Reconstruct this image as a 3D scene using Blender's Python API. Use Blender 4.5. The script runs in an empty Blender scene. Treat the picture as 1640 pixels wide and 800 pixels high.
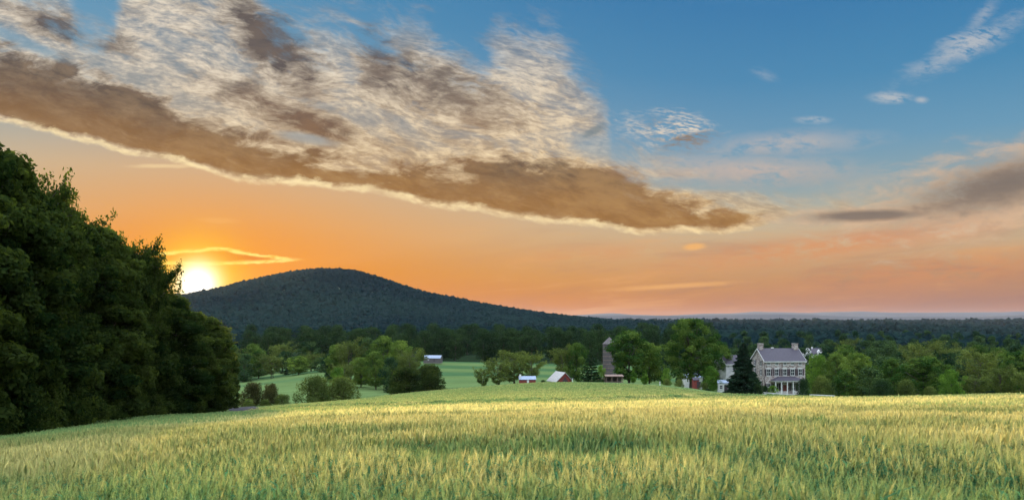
import bpy, math, random
import numpy as np

# ------------------------------------------------------------------ camera, sky, sun, exposure
FOC = 1276.0            # focal length measured in photo pixels (28 mm on 36 mm)
EYE = 0.0               # eye height is the zero of all heights
scn = bpy.context.scene
C = scn.collection
cam_d = bpy.data.cameras.new("camera")
cam = bpy.data.objects.new("camera", cam_d)
C.objects.link(cam)
cam.location = (0, 0, EYE)
cam.rotation_euler = (math.radians(90), 0, 0)
cam_d.lens = 28.0
cam_d.sensor_width = 36.0
cam_d.shift_y = 0.070
cam_d.clip_start = 0.1
cam_d.clip_end = 60000
cam_d.dof.use_dof = True
cam_d.dof.focus_distance = 45.0
cam_d.dof.aperture_fstop = 4.0
scn.camera = cam

scn.view_settings.view_transform = 'Standard'
scn.view_settings.look = 'None'
scn.view_settings.exposure = 1.0
scn.view_settings.gamma = 1.0
scn.cycles.volume_bounces = 0
scn.cycles.max_bounces = 6
scn.cycles.diffuse_bounces = 3
scn.cycles.transmission_bounces = 4
scn.cycles.transparent_max_bounces = 4
scn.cycles.use_denoising = True

SUN_U, SUN_V = (316 - 820) / FOC, (515 - 456) / FOC
_s = np.array([SUN_U, 1.0, SUN_V]); SUN_DIR = _s / np.linalg.norm(_s)
SUN_EL = math.asin(SUN_DIR[2]); SUN_AZ = math.atan2(SUN_DIR[0], SUN_DIR[1])

def srgb(h, k=1.0):
    h = h.lstrip('#'); o = []
    for i in (0, 2, 4):
        c = int(h[i:i+2], 16) / 255
        o.append((c / 12.92 if c <= .04045 else ((c + .055) / 1.055) ** 2.4) * k)
    return tuple(o) + (1.0,)

class E:
    """tiny expression helper: shader sockets with operators"""
    nt = None
    def __init__(s, sock): s.s = sock
    @staticmethod
    def m(op, *a, clamp=False):
        n = E.nt.nodes.new('ShaderNodeMath'); n.operation = op; n.use_clamp = clamp
        for i, v in enumerate(a):
            if isinstance(v, E): E.nt.links.new(v.s, n.inputs[i])
            else: n.inputs[i].default_value = v
        return E(n.outputs[0])
    def __add__(s, o): return E.m('ADD', s, o)
    __radd__ = __add__
    def __sub__(s, o): return E.m('SUBTRACT', s, o)
    def __rsub__(s, o): return E.m('SUBTRACT', o, s)
    def __mul__(s, o): return E.m('MULTIPLY', s, o)
    __rmul__ = __mul__
    def __truediv__(s, o): return E.m('DIVIDE', s, o)
def emax(a, b): return E.m('MAXIMUM', a, b)
def emin(a, b): return E.m('MINIMUM', a, b)
def eclamp(a): return E.m('ADD', a, 0.0, clamp=True)
def sstep(x, a, b):
    n = E.nt.nodes.new('ShaderNodeMapRange'); n.interpolation_type = 'SMOOTHSTEP'
    E.nt.links.new(x.s, n.inputs[0])
    lo, hi = (a, b) if a < b else (b, a)
    n.inputs[1].default_value = lo; n.inputs[2].default_value = hi
    n.inputs[3].default_value = 0.0 if a < b else 1.0; n.inputs[4].default_value = 1.0 if a < b else 0.0
    return E(n.outputs[0])
def vec(x, y, z=0.0):
    n = E.nt.nodes.new('ShaderNodeCombineXYZ')
    for i, v in enumerate((x, y, z)):
        if isinstance(v, E): E.nt.links.new(v.s, n.inputs[i])
        else: n.inputs[i].default_value = v
    return E(n.outputs[0])
def noise(v, scale, detail=4, rough=.55, dist=0.0):
    n = E.nt.nodes.new('ShaderNodeTexNoise')
    n.inputs['Scale'].default_value = scale; n.inputs['Detail'].default_value = detail
    n.inputs['Roughness'].default_value = rough; n.inputs['Distortion'].default_value = dist
    if v is not None: E.nt.links.new(v.s, n.inputs['Vector'])
    return E(n.outputs[0])
def ramp(x, stops, interp='LINEAR'):
    n = E.nt.nodes.new('ShaderNodeValToRGB'); n.color_ramp.interpolation = interp
    e = n.color_ramp.elements
    while len(e) < len(stops): e.new(0.5)
    for i, (p, c) in enumerate(stops):
        e[i].position = p; e[i].color = c
    E.nt.links.new(x.s, n.inputs[0]); return E(n.outputs[0])
def mixc(f, a, b, mode='MIX'):
    n = E.nt.nodes.new('ShaderNodeMix'); n.data_type = 'RGBA'; n.blend_type = mode; n.clamp_factor = True
    for i, v in ((0, f), (6, a), (7, b)):
        if isinstance(v, E): E.nt.links.new(v.s, n.inputs[i])
        else: n.inputs[i].default_value = v
    return E(n.outputs[2])
def curve(x, pts, x0, x1, y0, y1):
    """piecewise smooth curve y(x) for points given in the units of x and y"""
    n = E.nt.nodes.new('ShaderNodeFloatCurve'); c = n.mapping.curves[0]
    q = [((a - x0) / (x1 - x0), (b - y0) / (y1 - y0)) for a, b in pts]
    while len(c.points) < len(q): c.points.new(0.5, 0.5)
    for i, (a, b) in enumerate(q): c.points[i].location = (a, b)
    n.mapping.update()
    E.nt.links.new(((x - x0) * (1.0 / (x1 - x0))).s, n.inputs[1])
    return E(n.outputs[0]) * (y1 - y0) + y0

def build_world():
    w = bpy.data.worlds.new("World"); scn.world = w; w.use_nodes = True
    nt = w.node_tree; nt.nodes.clear(); E.nt = nt
    tc = nt.nodes.new('ShaderNodeTexCoord'); sp = nt.nodes.new('ShaderNodeSeparateXYZ')
    nt.links.new(tc.outputs['Generated'], sp.inputs[0])
    x, y, z = (E(sp.outputs[i]) for i in range(3))
    front = sstep(y, 0.15, 0.5)
    ys = emax(y, 0.12)
    # tangents of bearing and height, in hundredths of the focal length: a = bearing, h = height above the horizon
    a = (x / ys) * 12.76 + 8.2
    b = (z / ys) * -12.76 + 5.15
    hyp = E.m('SQRT', x * x + y * y + 1e-5)
    el = z / hyp                                    # tangent of elevation
    # --- clear sky
    el_s = el * (sstep(a, 3.0, 13.0) * .34 + .66)
    base = ramp(el_s * 1.6, [(0.0, srgb('#9a624a')), (.03, srgb('#a97046')), (.075, srgb('#bf965e')), (.13, srgb('#c6b088')),
                    (.185, srgb('#bcb69c')), (.25, srgb('#86a6ae')), (.34, srgb('#6199b8')), (.46, srgb('#4488b2')), (.60, srgb('#377aab')),
                    (.75, srgb('#5f97c0')), (1.0, srgb('#9dbdd4'))])
    du, dv = a - 3.16, b - 4.56
    dist = E.m('SQRT', du * du * 0.26 + dv * dv * 2.4 + 1e-4)
    dcirc = E.m('SQRT', du * du + dv * dv + 1e-4)
    wide = E.m('POWER', 2.718, dist * -0.52) * front
    col = mixc(sstep(wide, 0.04, 0.95) * .85, base, srgb('#e59c28'))
    lowband = E.m('POWER', 2.718, E.m('MULTIPLY', el, -11.0)) * E.m('POWER', 2.718, E.m('ABSOLUTE', du, 0.0) * -0.105) * front
    col = mixc(lowband * 1.0, col, srgb('#f08a0a'))
    glow = E.m('POWER', 2.718, E.m('SQRT', du * du * 0.30 + dv * dv * 1.3 + 1e-4) * -0.98) * front
    col = mixc(glow * 1.15, col, srgb('#ff9800', 1.05))
    nt_sky = nt.nodes.new('ShaderNodeTexSky'); nt_sky.sky_type = 'NISHITA'; nt_sky.sun_disc = False
    nt_sky.sun_elevation = SUN_EL; nt_sky.sun_rotation = SUN_AZ
    nt_sky.altitude = 150; nt_sky.dust_density = 1.5
    col = mixc(sstep(a, 8.5, 15.5) * sstep(el, .11, .02) * front * .6, col, srgb('#a3776c'))
    n_low = noise(vec(a * .45, b * 3.4 + a * .25, 55.0), 1.0, 5, .6, .4)
    lowmask = sstep(el, .17, .05) * front
    col = mixc(sstep(n_low, .47, .68) * lowmask * sstep(a, 6.0, 12.0) * .45, col, srgb('#a27463'))
    col = mixc(sstep(n_low, .46, .30) * lowmask * sstep(a, 5.0, 9.0) * .35, col, srgb('#eba862'))
    # --- cloud noise in the plane of the cloud sheet and on the sphere
    zs = emax(z, 0.03)
    sheet = vec(x / zs, (y / zs) * 1.0)
    P = vec(a, b)
    n_big = noise(vec(a * .55 + 3.0, b * 1.1), 1.0, 5, .55)
    n_med = noise(vec(a * 1.3 + b * -.35, b * 3.6 + a * 0.5 + 7.0), 1.0, 7, .62, .6)
    wx = noise(vec(a * .8, b * 1.2, 4.0), 1.0, 3, .5) - .5
    wy = noise(vec(a * .8, b * 1.2, 9.0), 1.0, 3, .5) - .5
    aw, bw = a + wx * .5, b + wy * .30                    # slow warp so that the ripples bend
    n_fine = noise(vec(aw * 5.5 + bw * 1.0, bw * 20.0 - aw * 3.4, 2.0), 1.0, 5, .62, .2)
    n_fib = noise(vec(aw * 1.7 + bw * .6, bw * 4.6 - aw * 1.3, 12.0), 1.0, 9, .68, .2)
    n_edge = noise(vec(a * 3.0, b * 7.0 + 11.0), 1.0, 6, .65, .3)
    n_e2 = noise(vec(a * .9, 21.0), 1.0, 4, .55, 0)
    wob = (n_edge - .5) * .36
    # lower limit of the big band
    low = curve(a, [(-6, .6), (-3, 1.2), (0, 1.95), (1, 2.2), (2, 2.46), (3, 2.66), (4, 2.90), (5, 3.0), (6, 3.12), (7, 3.32), (8, 3.43), (9, 3.60), (10, 3.7), (11, 3.74), (11.7, 3.72), (12.6, 3.52), (14, 3.40), (17, 3.3)], -6, 17, 0, 5)
    # upper limit of its thick dark part
    upp = curve(a, [(-6, -1), (-3, .2), (0, .75), (1, .98), (2, 1.30), (3, 1.72), (4, 2.12), (5, 2.42), (6, 2.62), (7, 2.66), (8, 2.50), (9, 2.45), (10, 2.8), (11, 3.18), (12, 3.46), (12.6, 3.54), (14, 3.40), (17, 3.3)], -6, 17, -1, 5)
    # upper limit of the rippled sheet
    top = curve(a, [(-6, -6), (-1, -4.), (0, -.6), (1.0, -.3), (1.35, .42), (1.65, .45), (2, -.6), (3.5, -2.), (4.1, -.4), (4.7, .25), (5.6, .30), (6.6, .30), (7.2, .72), (7.7, .85), (8.0, .45), (8.7, .40), (9.2, .95), (9.7, 1.75), (9.9, 2.35), (10.3, 2.42), (11, 2.65), (12, 2.95), (13, 3.25), (17, 3.3)], -6, 17, -6, 5)
    inside_low = (low + (n_e2 - .5) * .30 + wob * .22) - b         # >0 above the lower limit
    n_gap = noise(vec(aw * .9 + 31.0, bw * 2.6 - aw * .9), 1.0, 8, .62, .3)
    inside_top = b - (top + (n_gap - .5) * 2.6 + (n_fib - .5) * 1.3)
    band = sstep((b - upp) + (n_med - .5) * 1.15 + (n_big - .5) * .4, -.12, .30) * sstep(inside_low, .04, .17)
    cover = sstep(inside_low + (n_fib - .5) * .16, -.03, .05) * sstep(inside_top, -.30, .75)
    def blob(cx, cy, rx, ry, rot=0.0, soft=1.0, warp=.5):
        c_, s_ = math.cos(rot), math.sin(rot)
        ax, by = a - cx, b - cy
        p = (ax * c_ + by * s_) * (1.0 / rx); q = (by * c_ - ax * s_) * (1.0 / ry)
        d = E.m('SQRT', p * p + q * q)
        return sstep(d + (n_med - .5) * warp * 2 + (n_edge - .5) * warp, 1.0 + .35 * soft, 1.0 - .65 * soft)
    holes = blob(4.9, 2.22, .5, .09, .2) * .8
    holes = emax(holes, blob(9.6, 2.35, .6, .22, .25) * .6)
    holes = emax(holes, blob(.25, .62, 1.1, .11, .40) * .7)
    holes = emax(holes, blob(11.4, 2.95, 1.2, .12, .05) * .9)
    darks = blob(4.42, .66, 1.15, .48, .85, 1.2, .6)
    darks = emax(darks, blob(6.05, 1.0, .85, .34, 1.25, 1.2, .6) * .85)
    darks = emax(darks, blob(7.2, 1.45, 1.25, .42, .35, 1.3, .6) * .85)
    darks = emax(darks, blob(1.0, .42, 1.1, .22, .33, 1.2, .5) * .75)
    darks = emax(darks, blob(4.6, 1.85, 1.6, .28, .40, 1.3, .6) * .7)
    thin = sstep(n_fine * .6 + n_med * .55 + n_big * .35, .60, .80)           # ripples
    ripple = sstep(n_fine, .35, .66)
    n_gap = noise(vec(aw * .9 + 31.0, bw * 2.6 - aw * .9), 1.0, 8, .62, .3)
    alpha_sheet = cover * eclamp(sstep(n_fine * .26 + n_fib * .55 + n_gap * .75 + darks * .5, .60, .96) * .52 + .55 + band) * (1.0 - holes)
    dark = eclamp(emax(band, darks * .92) + sstep(n_big * .55 + n_gap * .6, .52, .70) * .62 - sstep(n_fib, .42, .62) * .30 * (1.0 - band) - n_fine * .12)
    warmth = sstep(b, .6, 3.6)
    c_light = mixc(warmth, srgb('#ecdfca'), srgb('#ffe0aa'))
    c_dark = mixc(warmth, srgb('#565050'), srgb('#7f5a36'))
    c_dark = mixc(sstep(n_big * .5 + n_med * .5, .40, .64) * .55, c_dark, mixc(warmth, srgb('#7c6a5c'), srgb('#a9733a')))
    lit = mixc(sstep(n_fine * .50 + n_fib * .55 + n_gap * .60, .58, 1.06), mixc(warmth, srgb('#85796f'), srgb('#b0895c')), c_light)
    deep = sstep(inside_low + (n_med - .5) * .5, .15, 1.15)
    b_dark = mixc(deep, mixc(warmth, srgb('#7a5d42'), srgb('#966832')), mixc(warmth, srgb('#544b47'), srgb('#65513d')))
    b_dark = mixc(sstep(n_fib * .6 + n_big * .5, .46, .70) * .55, b_dark, mixc(warmth, srgb('#98826a'), srgb('#bd9158')))
    c_dark = mixc(band, c_dark, b_dark)
    ccol = mixc(dark, lit, c_dark)
    rim = (sstep(a, 12.0, 9.5) * .7 + .3) * sstep(inside_low + (n_edge - .5) * .26 + (n_e2 - .5) * .30 + (n_med - .5) * .15, .13, .0) * sstep(a, 13.0, 11.0)
    rim = rim * (sstep(noise(vec(a * 1.4, b * 2.0, 44.0), 1.0, 4, .6), .36, .56) * .65 + .35)
    ccol = mixc(rim, ccol, srgb('#ffe6ae', 1.0))
    col = mixc(alpha_sheet * front * .98, col, ccol)
    # --- ragged patch right of the sheet, small dark scrap
    patch = blob(10.8, 2.12, .75, .30, .12, 1.2, 1.0) * sstep(n_fine * .8 + n_edge * .5, .56, .76)
    pcol = mixc(sstep(n_med + blob(11.1, 2.32, .55, .20, -.2) * .45, .50, .75), srgb('#ecd9c0'), srgb('#8f7357'))
    col = mixc(patch * front * .9, col, pcol)
    col = mixc(blob(9.5, 2.10, .24, .08, -.45, .9, .3) * front * .75, col, srgb('#6f7f88'))
    # --- right-hand bank
    bank = emax(blob(16.3, 3.0, 2.7, .72, -.22, 1.1, .7), blob(14.0, 3.45, 1.7, .17, -.04, 1.0, .5))
    bdark = emax(blob(16.1, 2.95, 1.7, .38, -.25, 1.3, .6), blob(13.9, 3.45, 1.1, .10, -.03, 1.0, .4))
    bcol = mixc(bdark * .9, mixc(sstep(n_med, .4, .65), srgb('#d9b795'), srgb('#b39b85')), srgb('#74675f'))
    col = mixc(bank * front * .96, col, bcol)
    # --- thin veils
    veil = blob(12.6, 2.30, 1.4, .20, -.06, 1.5, .9) * .55
    veil = emax(veil, blob(12.0, 2.72, 1.9, .26, .02, 1.5, .9) * .6)
    veil = emax(veil, blob(13.2, 3.95, 3.2, .26, -.12, 1.6, .8) * .75)
    veil = emax(veil, blob(15.2, 4.30, 3.0, .34, -.1, 1.6, .8) * .55)
    veil = emax(veil, blob(9.6, 4.05, 1.6, .16, -.05, 1.6, .8) * .4)
    veil = veil * sstep(n_med * .6 + n_edge * .5, .40, .64)
    wisp = blob(15.5, .72, 1.0, .20, -.45, 1.5, 1.0) * .6
    wisp = emax(wisp, blob(15.75, .25, .45, .12, -.9, 1.5, 1.0) * .35)
    wisp = emax(wisp, blob(14.3, 1.57, .33, .09, 0, 1.3, .8) * .55)
    wisp = emax(wisp, blob(14.75, 1.6, .12, .06, 0, 1.3, .5) * .5)
    wisp = emax(wisp, blob(13.0, 1.92, .28, .06, 0, 1.3, .6) * .45)
    wisp = emax(wisp, blob(12.25, 1.2, .22, .08, .4, 1.5, .6) * .2)
    wisp = wisp * sstep(n_fine * .4 + n_edge * .7, .40, .62)
    col = mixc(veil * front, col, mixc(sstep(b, 2.2, 4.0), srgb('#dcc3ad'), srgb('#dd8a52')))
    col = mixc(wisp * front, col, srgb('#d5cfc8'))
    small = emax(blob(11.12, 3.95, .2, .06, -.1, .8, .4), blob(3.5, 3.53, .35, .05, .05, 1.0, .5) * .5)
    small = emax(small, blob(10.8, 4.58, 1.1, .045, -.06, 1.2, .5) * .75)
    col = mixc(small * front * .8, col, srgb('#f6b465'))
    col = mixc(blob(2.6, 2.66, .5, .035, .0, 1.2, .8) * front * .6, col, srgb('#f6d7a0'))
    # --- the streak of cloud over the sun with burning edges
    n_st = noise(vec(a * 2.6 + 3.0, b * 9.0), 1.0, 6, .65, .4) - .5
    st_top = curve(a, [(2.0, 4.12), (2.6, 4.06), (3.1, 4.02), (3.5, 3.98), (3.9, 4.05), (4.3, 4.11), (4.85, 4.17), (6.0, 4.17)], 2, 6, 3.5, 4.5) - .03 + n_st * .16
    st_bot = curve(a, [(2.0, 4.14), (2.5, 4.22), (3.0, 4.24), (3.6, 4.24), (4.1, 4.22), (4.5, 4.20), (4.85, 4.175), (6.0, 4.17)], 2, 6, 3.5, 4.5) + n_st * .05
    sdep = emin(b - st_top, st_bot - b)
    col = mixc(sstep(sdep, -.012, .012) * front * sstep(a, 1.9, 2.6) * sstep(a, 4.95, 4.5), col, mixc(sstep(sdep + n_st * .06, .028, .075), mixc(sstep(n_st, -.15, .12), srgb('#ffb52a'), srgb('#ffe27a', 1.1)), srgb('#e67a08')))
    # --- aureole and disc of the sun
    cor = E.m('POWER', 2.718, dcirc * dcirc * -2.8) * front
    col = mixc(cor, col, srgb('#ffd000', 1.25))
    core = E.m('POWER', 2.718, dcirc * dcirc * -13.0) * front
    col = mixc(core * 1.2, col, srgb('#fffbe6', 2.0))
    # unseen bright sky added overhead and behind to brighten the field and trees
    over = emax(sstep(el, .50, 1.2), sstep(y, .35, -.1) * sstep(el, .15, .9))
    col = mixc(over, col, srgb('#c4cdd8', 5.0))
    # below the horizon only the ground's own dim colour
    col = mixc(sstep(el, -.004, -.03), col, (.05, .055, .04, 1))
    sky_c = mixc(1.0, E(nt_sky.outputs[0]), (.006, .006, .006, 1), 'MULTIPLY')
    lay = mixc(1.0, col, (5., 5., 5., 1), 'MULTIPLY')
    tot = mixc(1.0, lay, sky_c, 'ADD')
    bg = nt.nodes.new('ShaderNodeBackground'); nt.links.new(tot.s, bg.inputs[0]); bg.inputs[1].default_value = 0.1
    out = nt.nodes.new('ShaderNodeOutputWorld'); nt.links.new(bg.outputs[0], out.inputs[0])
    w.cycles.sampling_method = 'MANUAL'; w.cycles.sample_map_resolution = 512
build_world()

sun_d = bpy.data.lights.new("sun", 'SUN'); sun = bpy.data.objects.new("sun", sun_d); C.objects.link(sun)
sun_d.energy = 5.0; sun_d.angle = math.radians(0.53); sun_d.color = (1.0, .68, .33)
from mathutils import Vector, Matrix
sun.rotation_euler = Vector(SUN_DIR).to_track_quat('Z', 'Y').to_euler()

# ------------------------------------------------------------------ helpers
def new_mesh(name, verts, faces_flat, loops_per_face, colors=None, smooth=False, mat_idx=None):
    """mesh from numpy arrays; faces_flat = vertex indices, loops_per_face = int or array"""
    me = bpy.data.meshes.new(name)
    verts = np.asarray(verts, dtype=np.float32)
    faces_flat = np.asarray(faces_flat, dtype=np.int32).ravel()
    if np.isscalar(loops_per_face):
        nf = len(faces_flat) // loops_per_face
        tot = np.full(nf, loops_per_face, dtype=np.int32)
    else:
        tot = np.asarray(loops_per_face, dtype=np.int32); nf = len(tot)
    start = np.concatenate([[0], np.cumsum(tot)[:-1]]).astype(np.int32)
    me.vertices.add(len(verts)); me.vertices.foreach_set('co', verts.ravel())
    me.loops.add(len(faces_flat)); me.loops.foreach_set('vertex_index', faces_flat)
    me.polygons.add(nf); me.polygons.foreach_set('loop_start', start); me.polygons.foreach_set('loop_total', tot)
    if mat_idx is not None: me.polygons.foreach_set('material_index', np.asarray(mat_idx, dtype=np.int32))
    me.polygons.foreach_set('use_smooth', np.full(nf, bool(smooth)))
    me.update(calc_edges=True)
    if colors is not None:
        c = np.asarray(colors, dtype=np.float32)
        if c.shape[1] == 3: c = np.concatenate([c, np.ones((len(c), 1), np.float32)], 1)
        at = me.color_attributes.new('tint', 'FLOAT_COLOR', 'POINT'); at.data.foreach_set('color', c.ravel())
    return me

def link(name, me, mats=None, parent=None, loc=None, **props):
    o = bpy.data.objects.new(name, me); C.objects.link(o)
    if mats is not None and me is not None and len(me.materials) == 0:
        for m in (mats if isinstance(mats, (list, tuple)) else [mats]): me.materials.append(m)
    if parent is not None: o.parent = parent
    if loc is not None: o.location = loc
    for k, v in props.items(): o[k] = v
    return o

def thing(name, label, cat, loc=(0, 0, 0), rz=0.0, group=None):
    o = bpy.data.objects.new(name, None); C.objects.link(o)
    o.location = loc; o.rotation_euler = (0, 0, rz); o.empty_display_size = .5
    o['label'] = label; o['category'] = cat
    if group: o['group'] = group
    return o

def copy_tree(root, parent=None):
    c = root.copy(); C.objects.link(c)
    if parent is not None: c.parent = parent
    for ch in list(root.children): copy_tree(ch, c)
    return c

class MB:
    """collects boxes, prisms and tubes into ONE mesh"""
    def __init__(s): s.v = []; s.f = []
    def add(s, vs, fs):
        k = len(s.v); s.v += [tuple(p) for p in vs]; s.f += [tuple(i + k for i in f) for f in fs]; return s
    def box(s, x0, x1, y0, y1, z0, z1):
        return s.add([(x0, y0, z0), (x1, y0, z0), (x1, y1, z0), (x0, y1, z0), (x0, y0, z1), (x1, y0, z1), (x1, y1, z1), (x0, y1, z1)],
                     [(0, 3, 2, 1), (4, 5, 6, 7), (0, 1, 5, 4), (1, 2, 6, 5), (2, 3, 7, 6), (3, 0, 4, 7)])
    def prism(s, poly, y0, y1, axis='y'):
        """polygon in (x, z) swept along y (or in (y, z) swept along x)"""
        n = len(poly)
        if axis == 'y': vs = [(p[0], y0, p[1]) for p in poly] + [(p[0], y1, p[1]) for p in poly]
        else: vs = [(y0, p[0], p[1]) for p in poly] + [(y1, p[0], p[1]) for p in poly]
        fs = [tuple(range(n)), tuple(range(2 * n - 1, n - 1, -1))] + [(i, i + n, (i + 1) % n + n, (i + 1) % n) for i in range(n)]
        return s.add(vs, fs)
    def tube(s, pts, rad, n=6):
        vs = []; fs = []; pts = [Vector(p) for p in pts]
        for i, p in enumerate(pts):
            d = (pts[min(i + 1, len(pts) - 1)] - pts[max(i - 1, 0)]).normalized()
            ax = d.cross(Vector((0, 0, 1)) if abs(d.z) < .9 else Vector((1, 0, 0))).normalized(); ay = d.cross(ax)
            r = rad[i] if isinstance(rad, (list, tuple)) else rad
            for k in range(n):
                t = 2 * math.pi * k / n; vs.append(p + ax * (r * math.cos(t)) + ay * (r * math.sin(t)))
        for i in range(len(pts) - 1):
            for k in range(n):
                fs.append((i * n + k, i * n + (k + 1) % n, (i + 1) * n + (k + 1) % n, (i + 1) * n + k))
        fs.append(tuple(range(n - 1, -1, -1))); fs.append(tuple((len(pts) - 1) * n + k for k in range(n)))
        return s.add(vs, fs)
    def lathe(s, prof, n=16, cx=0, cy=0):
        vs = []; fs = []
        for r, z in prof:
            for k in range(n):
                t = 2 * math.pi * k / n; vs.append((cx + r * math.cos(t), cy + r * math.sin(t), z))
        for i in range(len(prof) - 1):
            for k in range(n):
                fs.append((i * n + k, i * n + (k + 1) % n, (i + 1) * n + (k + 1) % n, (i + 1) * n + k))
        return s.add(vs, fs)
    def build(s, name, mat, parent=None, smooth=False, **props):
        me = bpy.data.meshes.new(name); me.from_pydata(s.v, [], s.f); me.update()
        import bmesh
        bm = bmesh.new(); bm.from_mesh(me); bmesh.ops.recalc_face_normals(bm, faces=bm.faces[:]); bm.to_mesh(me); bm.free()
        if smooth: me.polygons.foreach_set('use_smooth', [True] * len(me.polygons))
        return link(name, me, mat, parent, **props)

# ---- smooth pseudo-random fields in numpy
def _hash(ix, iy, seed):
    h = (ix.astype(np.int64) * 374761393 + iy.astype(np.int64) * 668265263 + seed * 1442695041) & 0xffffffff
    h = ((h ^ (h >> 13)) * 1274126177) & 0xffffffff
    return ((h ^ (h >> 16)) & 0xffffff) / float(0xffffff)
def vnoise(x, y, seed=0):
    x = np.asarray(x, float); y = np.asarray(y, float)
    ix = np.floor(x); iy = np.floor(y); fx = x - ix; fy = y - iy
    fx = fx * fx * (3 - 2 * fx); fy = fy * fy * (3 - 2 * fy); ix = ix.astype(np.int64); iy = iy.astype(np.int64)
    a = _hash(ix, iy, seed); b = _hash(ix + 1, iy, seed); c = _hash(ix, iy + 1, seed); d = _hash(ix + 1, iy + 1, seed)
    return (a * (1 - fx) + b * fx) * (1 - fy) + (c * (1 - fx) + d * fx) * fy
def fbm(x, y, seed=0, o=4):
    t = 0; w = .5; s = 0
    for i in range(o):
        t = t + w * vnoise(x, y, seed + i * 17); s += w; x = np.asarray(x) * 2.03; y = np.asarray(y) * 2.03; w *= .5
    return t / s
def smooth(x, a, b):
    t = np.clip((np.asarray(x, float) - a) / (b - a), 0, 1); return t * t * (3 - 2 * t)

# ------------------------------------------------------------------ materials
def mat_base(name):
    m = bpy.data.materials.new(name); m.use_nodes = True; nt = m.node_tree; E.nt = nt
    p = nt.nodes['Principled BSDF']; p.inputs['Roughness'].default_value = .8
    return m, nt, p
def attr_col():
    n = E.nt.nodes.new('ShaderNodeAttribute'); n.attribute_name = 'tint'; return E(n.outputs['Color'])
def objrand():
    n = E.nt.nodes.new('ShaderNodeObjectInfo'); return E(n.outputs['Random'])
def pos():
    n = E.nt.nodes.new('ShaderNodeTexCoord'); return E(n.outputs['Object'])
def leaf_material(name, dark, light, trans=.45, hue=.5):
    """leaves: colour from a per-leaf tint and a per-plant shift, part of the light passes through"""
    m, nt, p = mat_base(name)
    t = attr_col()
    sep = nt.nodes.new('ShaderNodeSeparateColor'); nt.links.new(t.s, sep.inputs[0])
    k = E(sep.outputs[0]); r = objrand()
    c = mixc(eclamp(k * .8 + (r - .5) * hue), dark, light)
    d = nt.nodes.new('ShaderNodeBsdfDiffuse'); tr = nt.nodes.new('ShaderNodeBsdfTranslucent')
    nt.links.new(c.s, d.inputs[0])
    tc = mixc(1.0, c, (1.25, 1.15, .55, 1), 'MULTIPLY'); nt.links.new(tc.s, tr.inputs[0])
    mx = nt.nodes.new('ShaderNodeMixShader'); mx.inputs[0].default_value = trans
    nt.links.new(d.outputs[0], mx.inputs[1]); nt.links.new(tr.outputs[0], mx.inputs[2])
    nt.links.new(mx.outputs[0], nt.nodes['Material Output'].inputs[0])
    return m
def noisy_material(name, c1, c2, scale=4.0, rough=.8, stretch=(1, 1, 1), bump=0.0, lo=.35, hi=.65, metallic=0.0):
    m, nt, p = mat_base(name)
    mp = nt.nodes.new('ShaderNodeMapping'); nt.links.new(pos().s, mp.inputs[0]); mp.inputs['Scale'].default_value = stretch
    n = noise(E(mp.outputs[0]), scale, 5, .6)
    c = mixc(sstep(n, lo, hi), c1, c2); nt.links.new(c.s, p.inputs['Base Color'])
    p.inputs['Roughness'].default_value = rough; p.inputs['Metallic'].default_value = metallic
    if rough >= 1: p.inputs['Specular IOR Level'].default_value = 0.0
    if bump:
        b = nt.nodes.new('ShaderNodeBump'); b.inputs['Strength'].default_value = bump; b.inputs['Distance'].default_value = .05
        nt.links.new(n.s, b.inputs['Height']); nt.links.new(b.outputs[0], p.inputs['Normal'])
    return m
M = {}
M['bark'] = noisy_material('bark', (.05, .038, .028, 1), (.11, .09, .07, 1), 3.0, .9, (3, 3, .5), .5)
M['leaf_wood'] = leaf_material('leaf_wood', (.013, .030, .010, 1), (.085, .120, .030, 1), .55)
M['leaf_mid'] = leaf_material('leaf_mid', (.030, .080, .020, 1), (.175, .260, .055, 1), .42)
M['leaf_olive'] = leaf_material('leaf_olive', (.055, .085, .024, 1), (.180, .235, .062, 1), .36)
M['leaf_bright'] = leaf_material('leaf_bright', (.050, .125, .022, 1), (.170, .300, .050, 1), .45)
M['leaf_dark'] = leaf_material('leaf_dark', (.016, .038, .018, 1), (.045, .085, .030, 1), .30)
M['leaf_conifer'] = leaf_material('leaf_conifer', (.010, .026, .018, 1), (.028, .055, .030, 1), .12)
M['leaf_red'] = leaf_material('leaf_red', (.034, .038, .016, 1), (.100, .105, .034, 1), .30)
M['leaf_far'] = leaf_material('leaf_far', (.016, .046, .024, 1), (.090, .150, .048, 1), .28)

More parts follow.
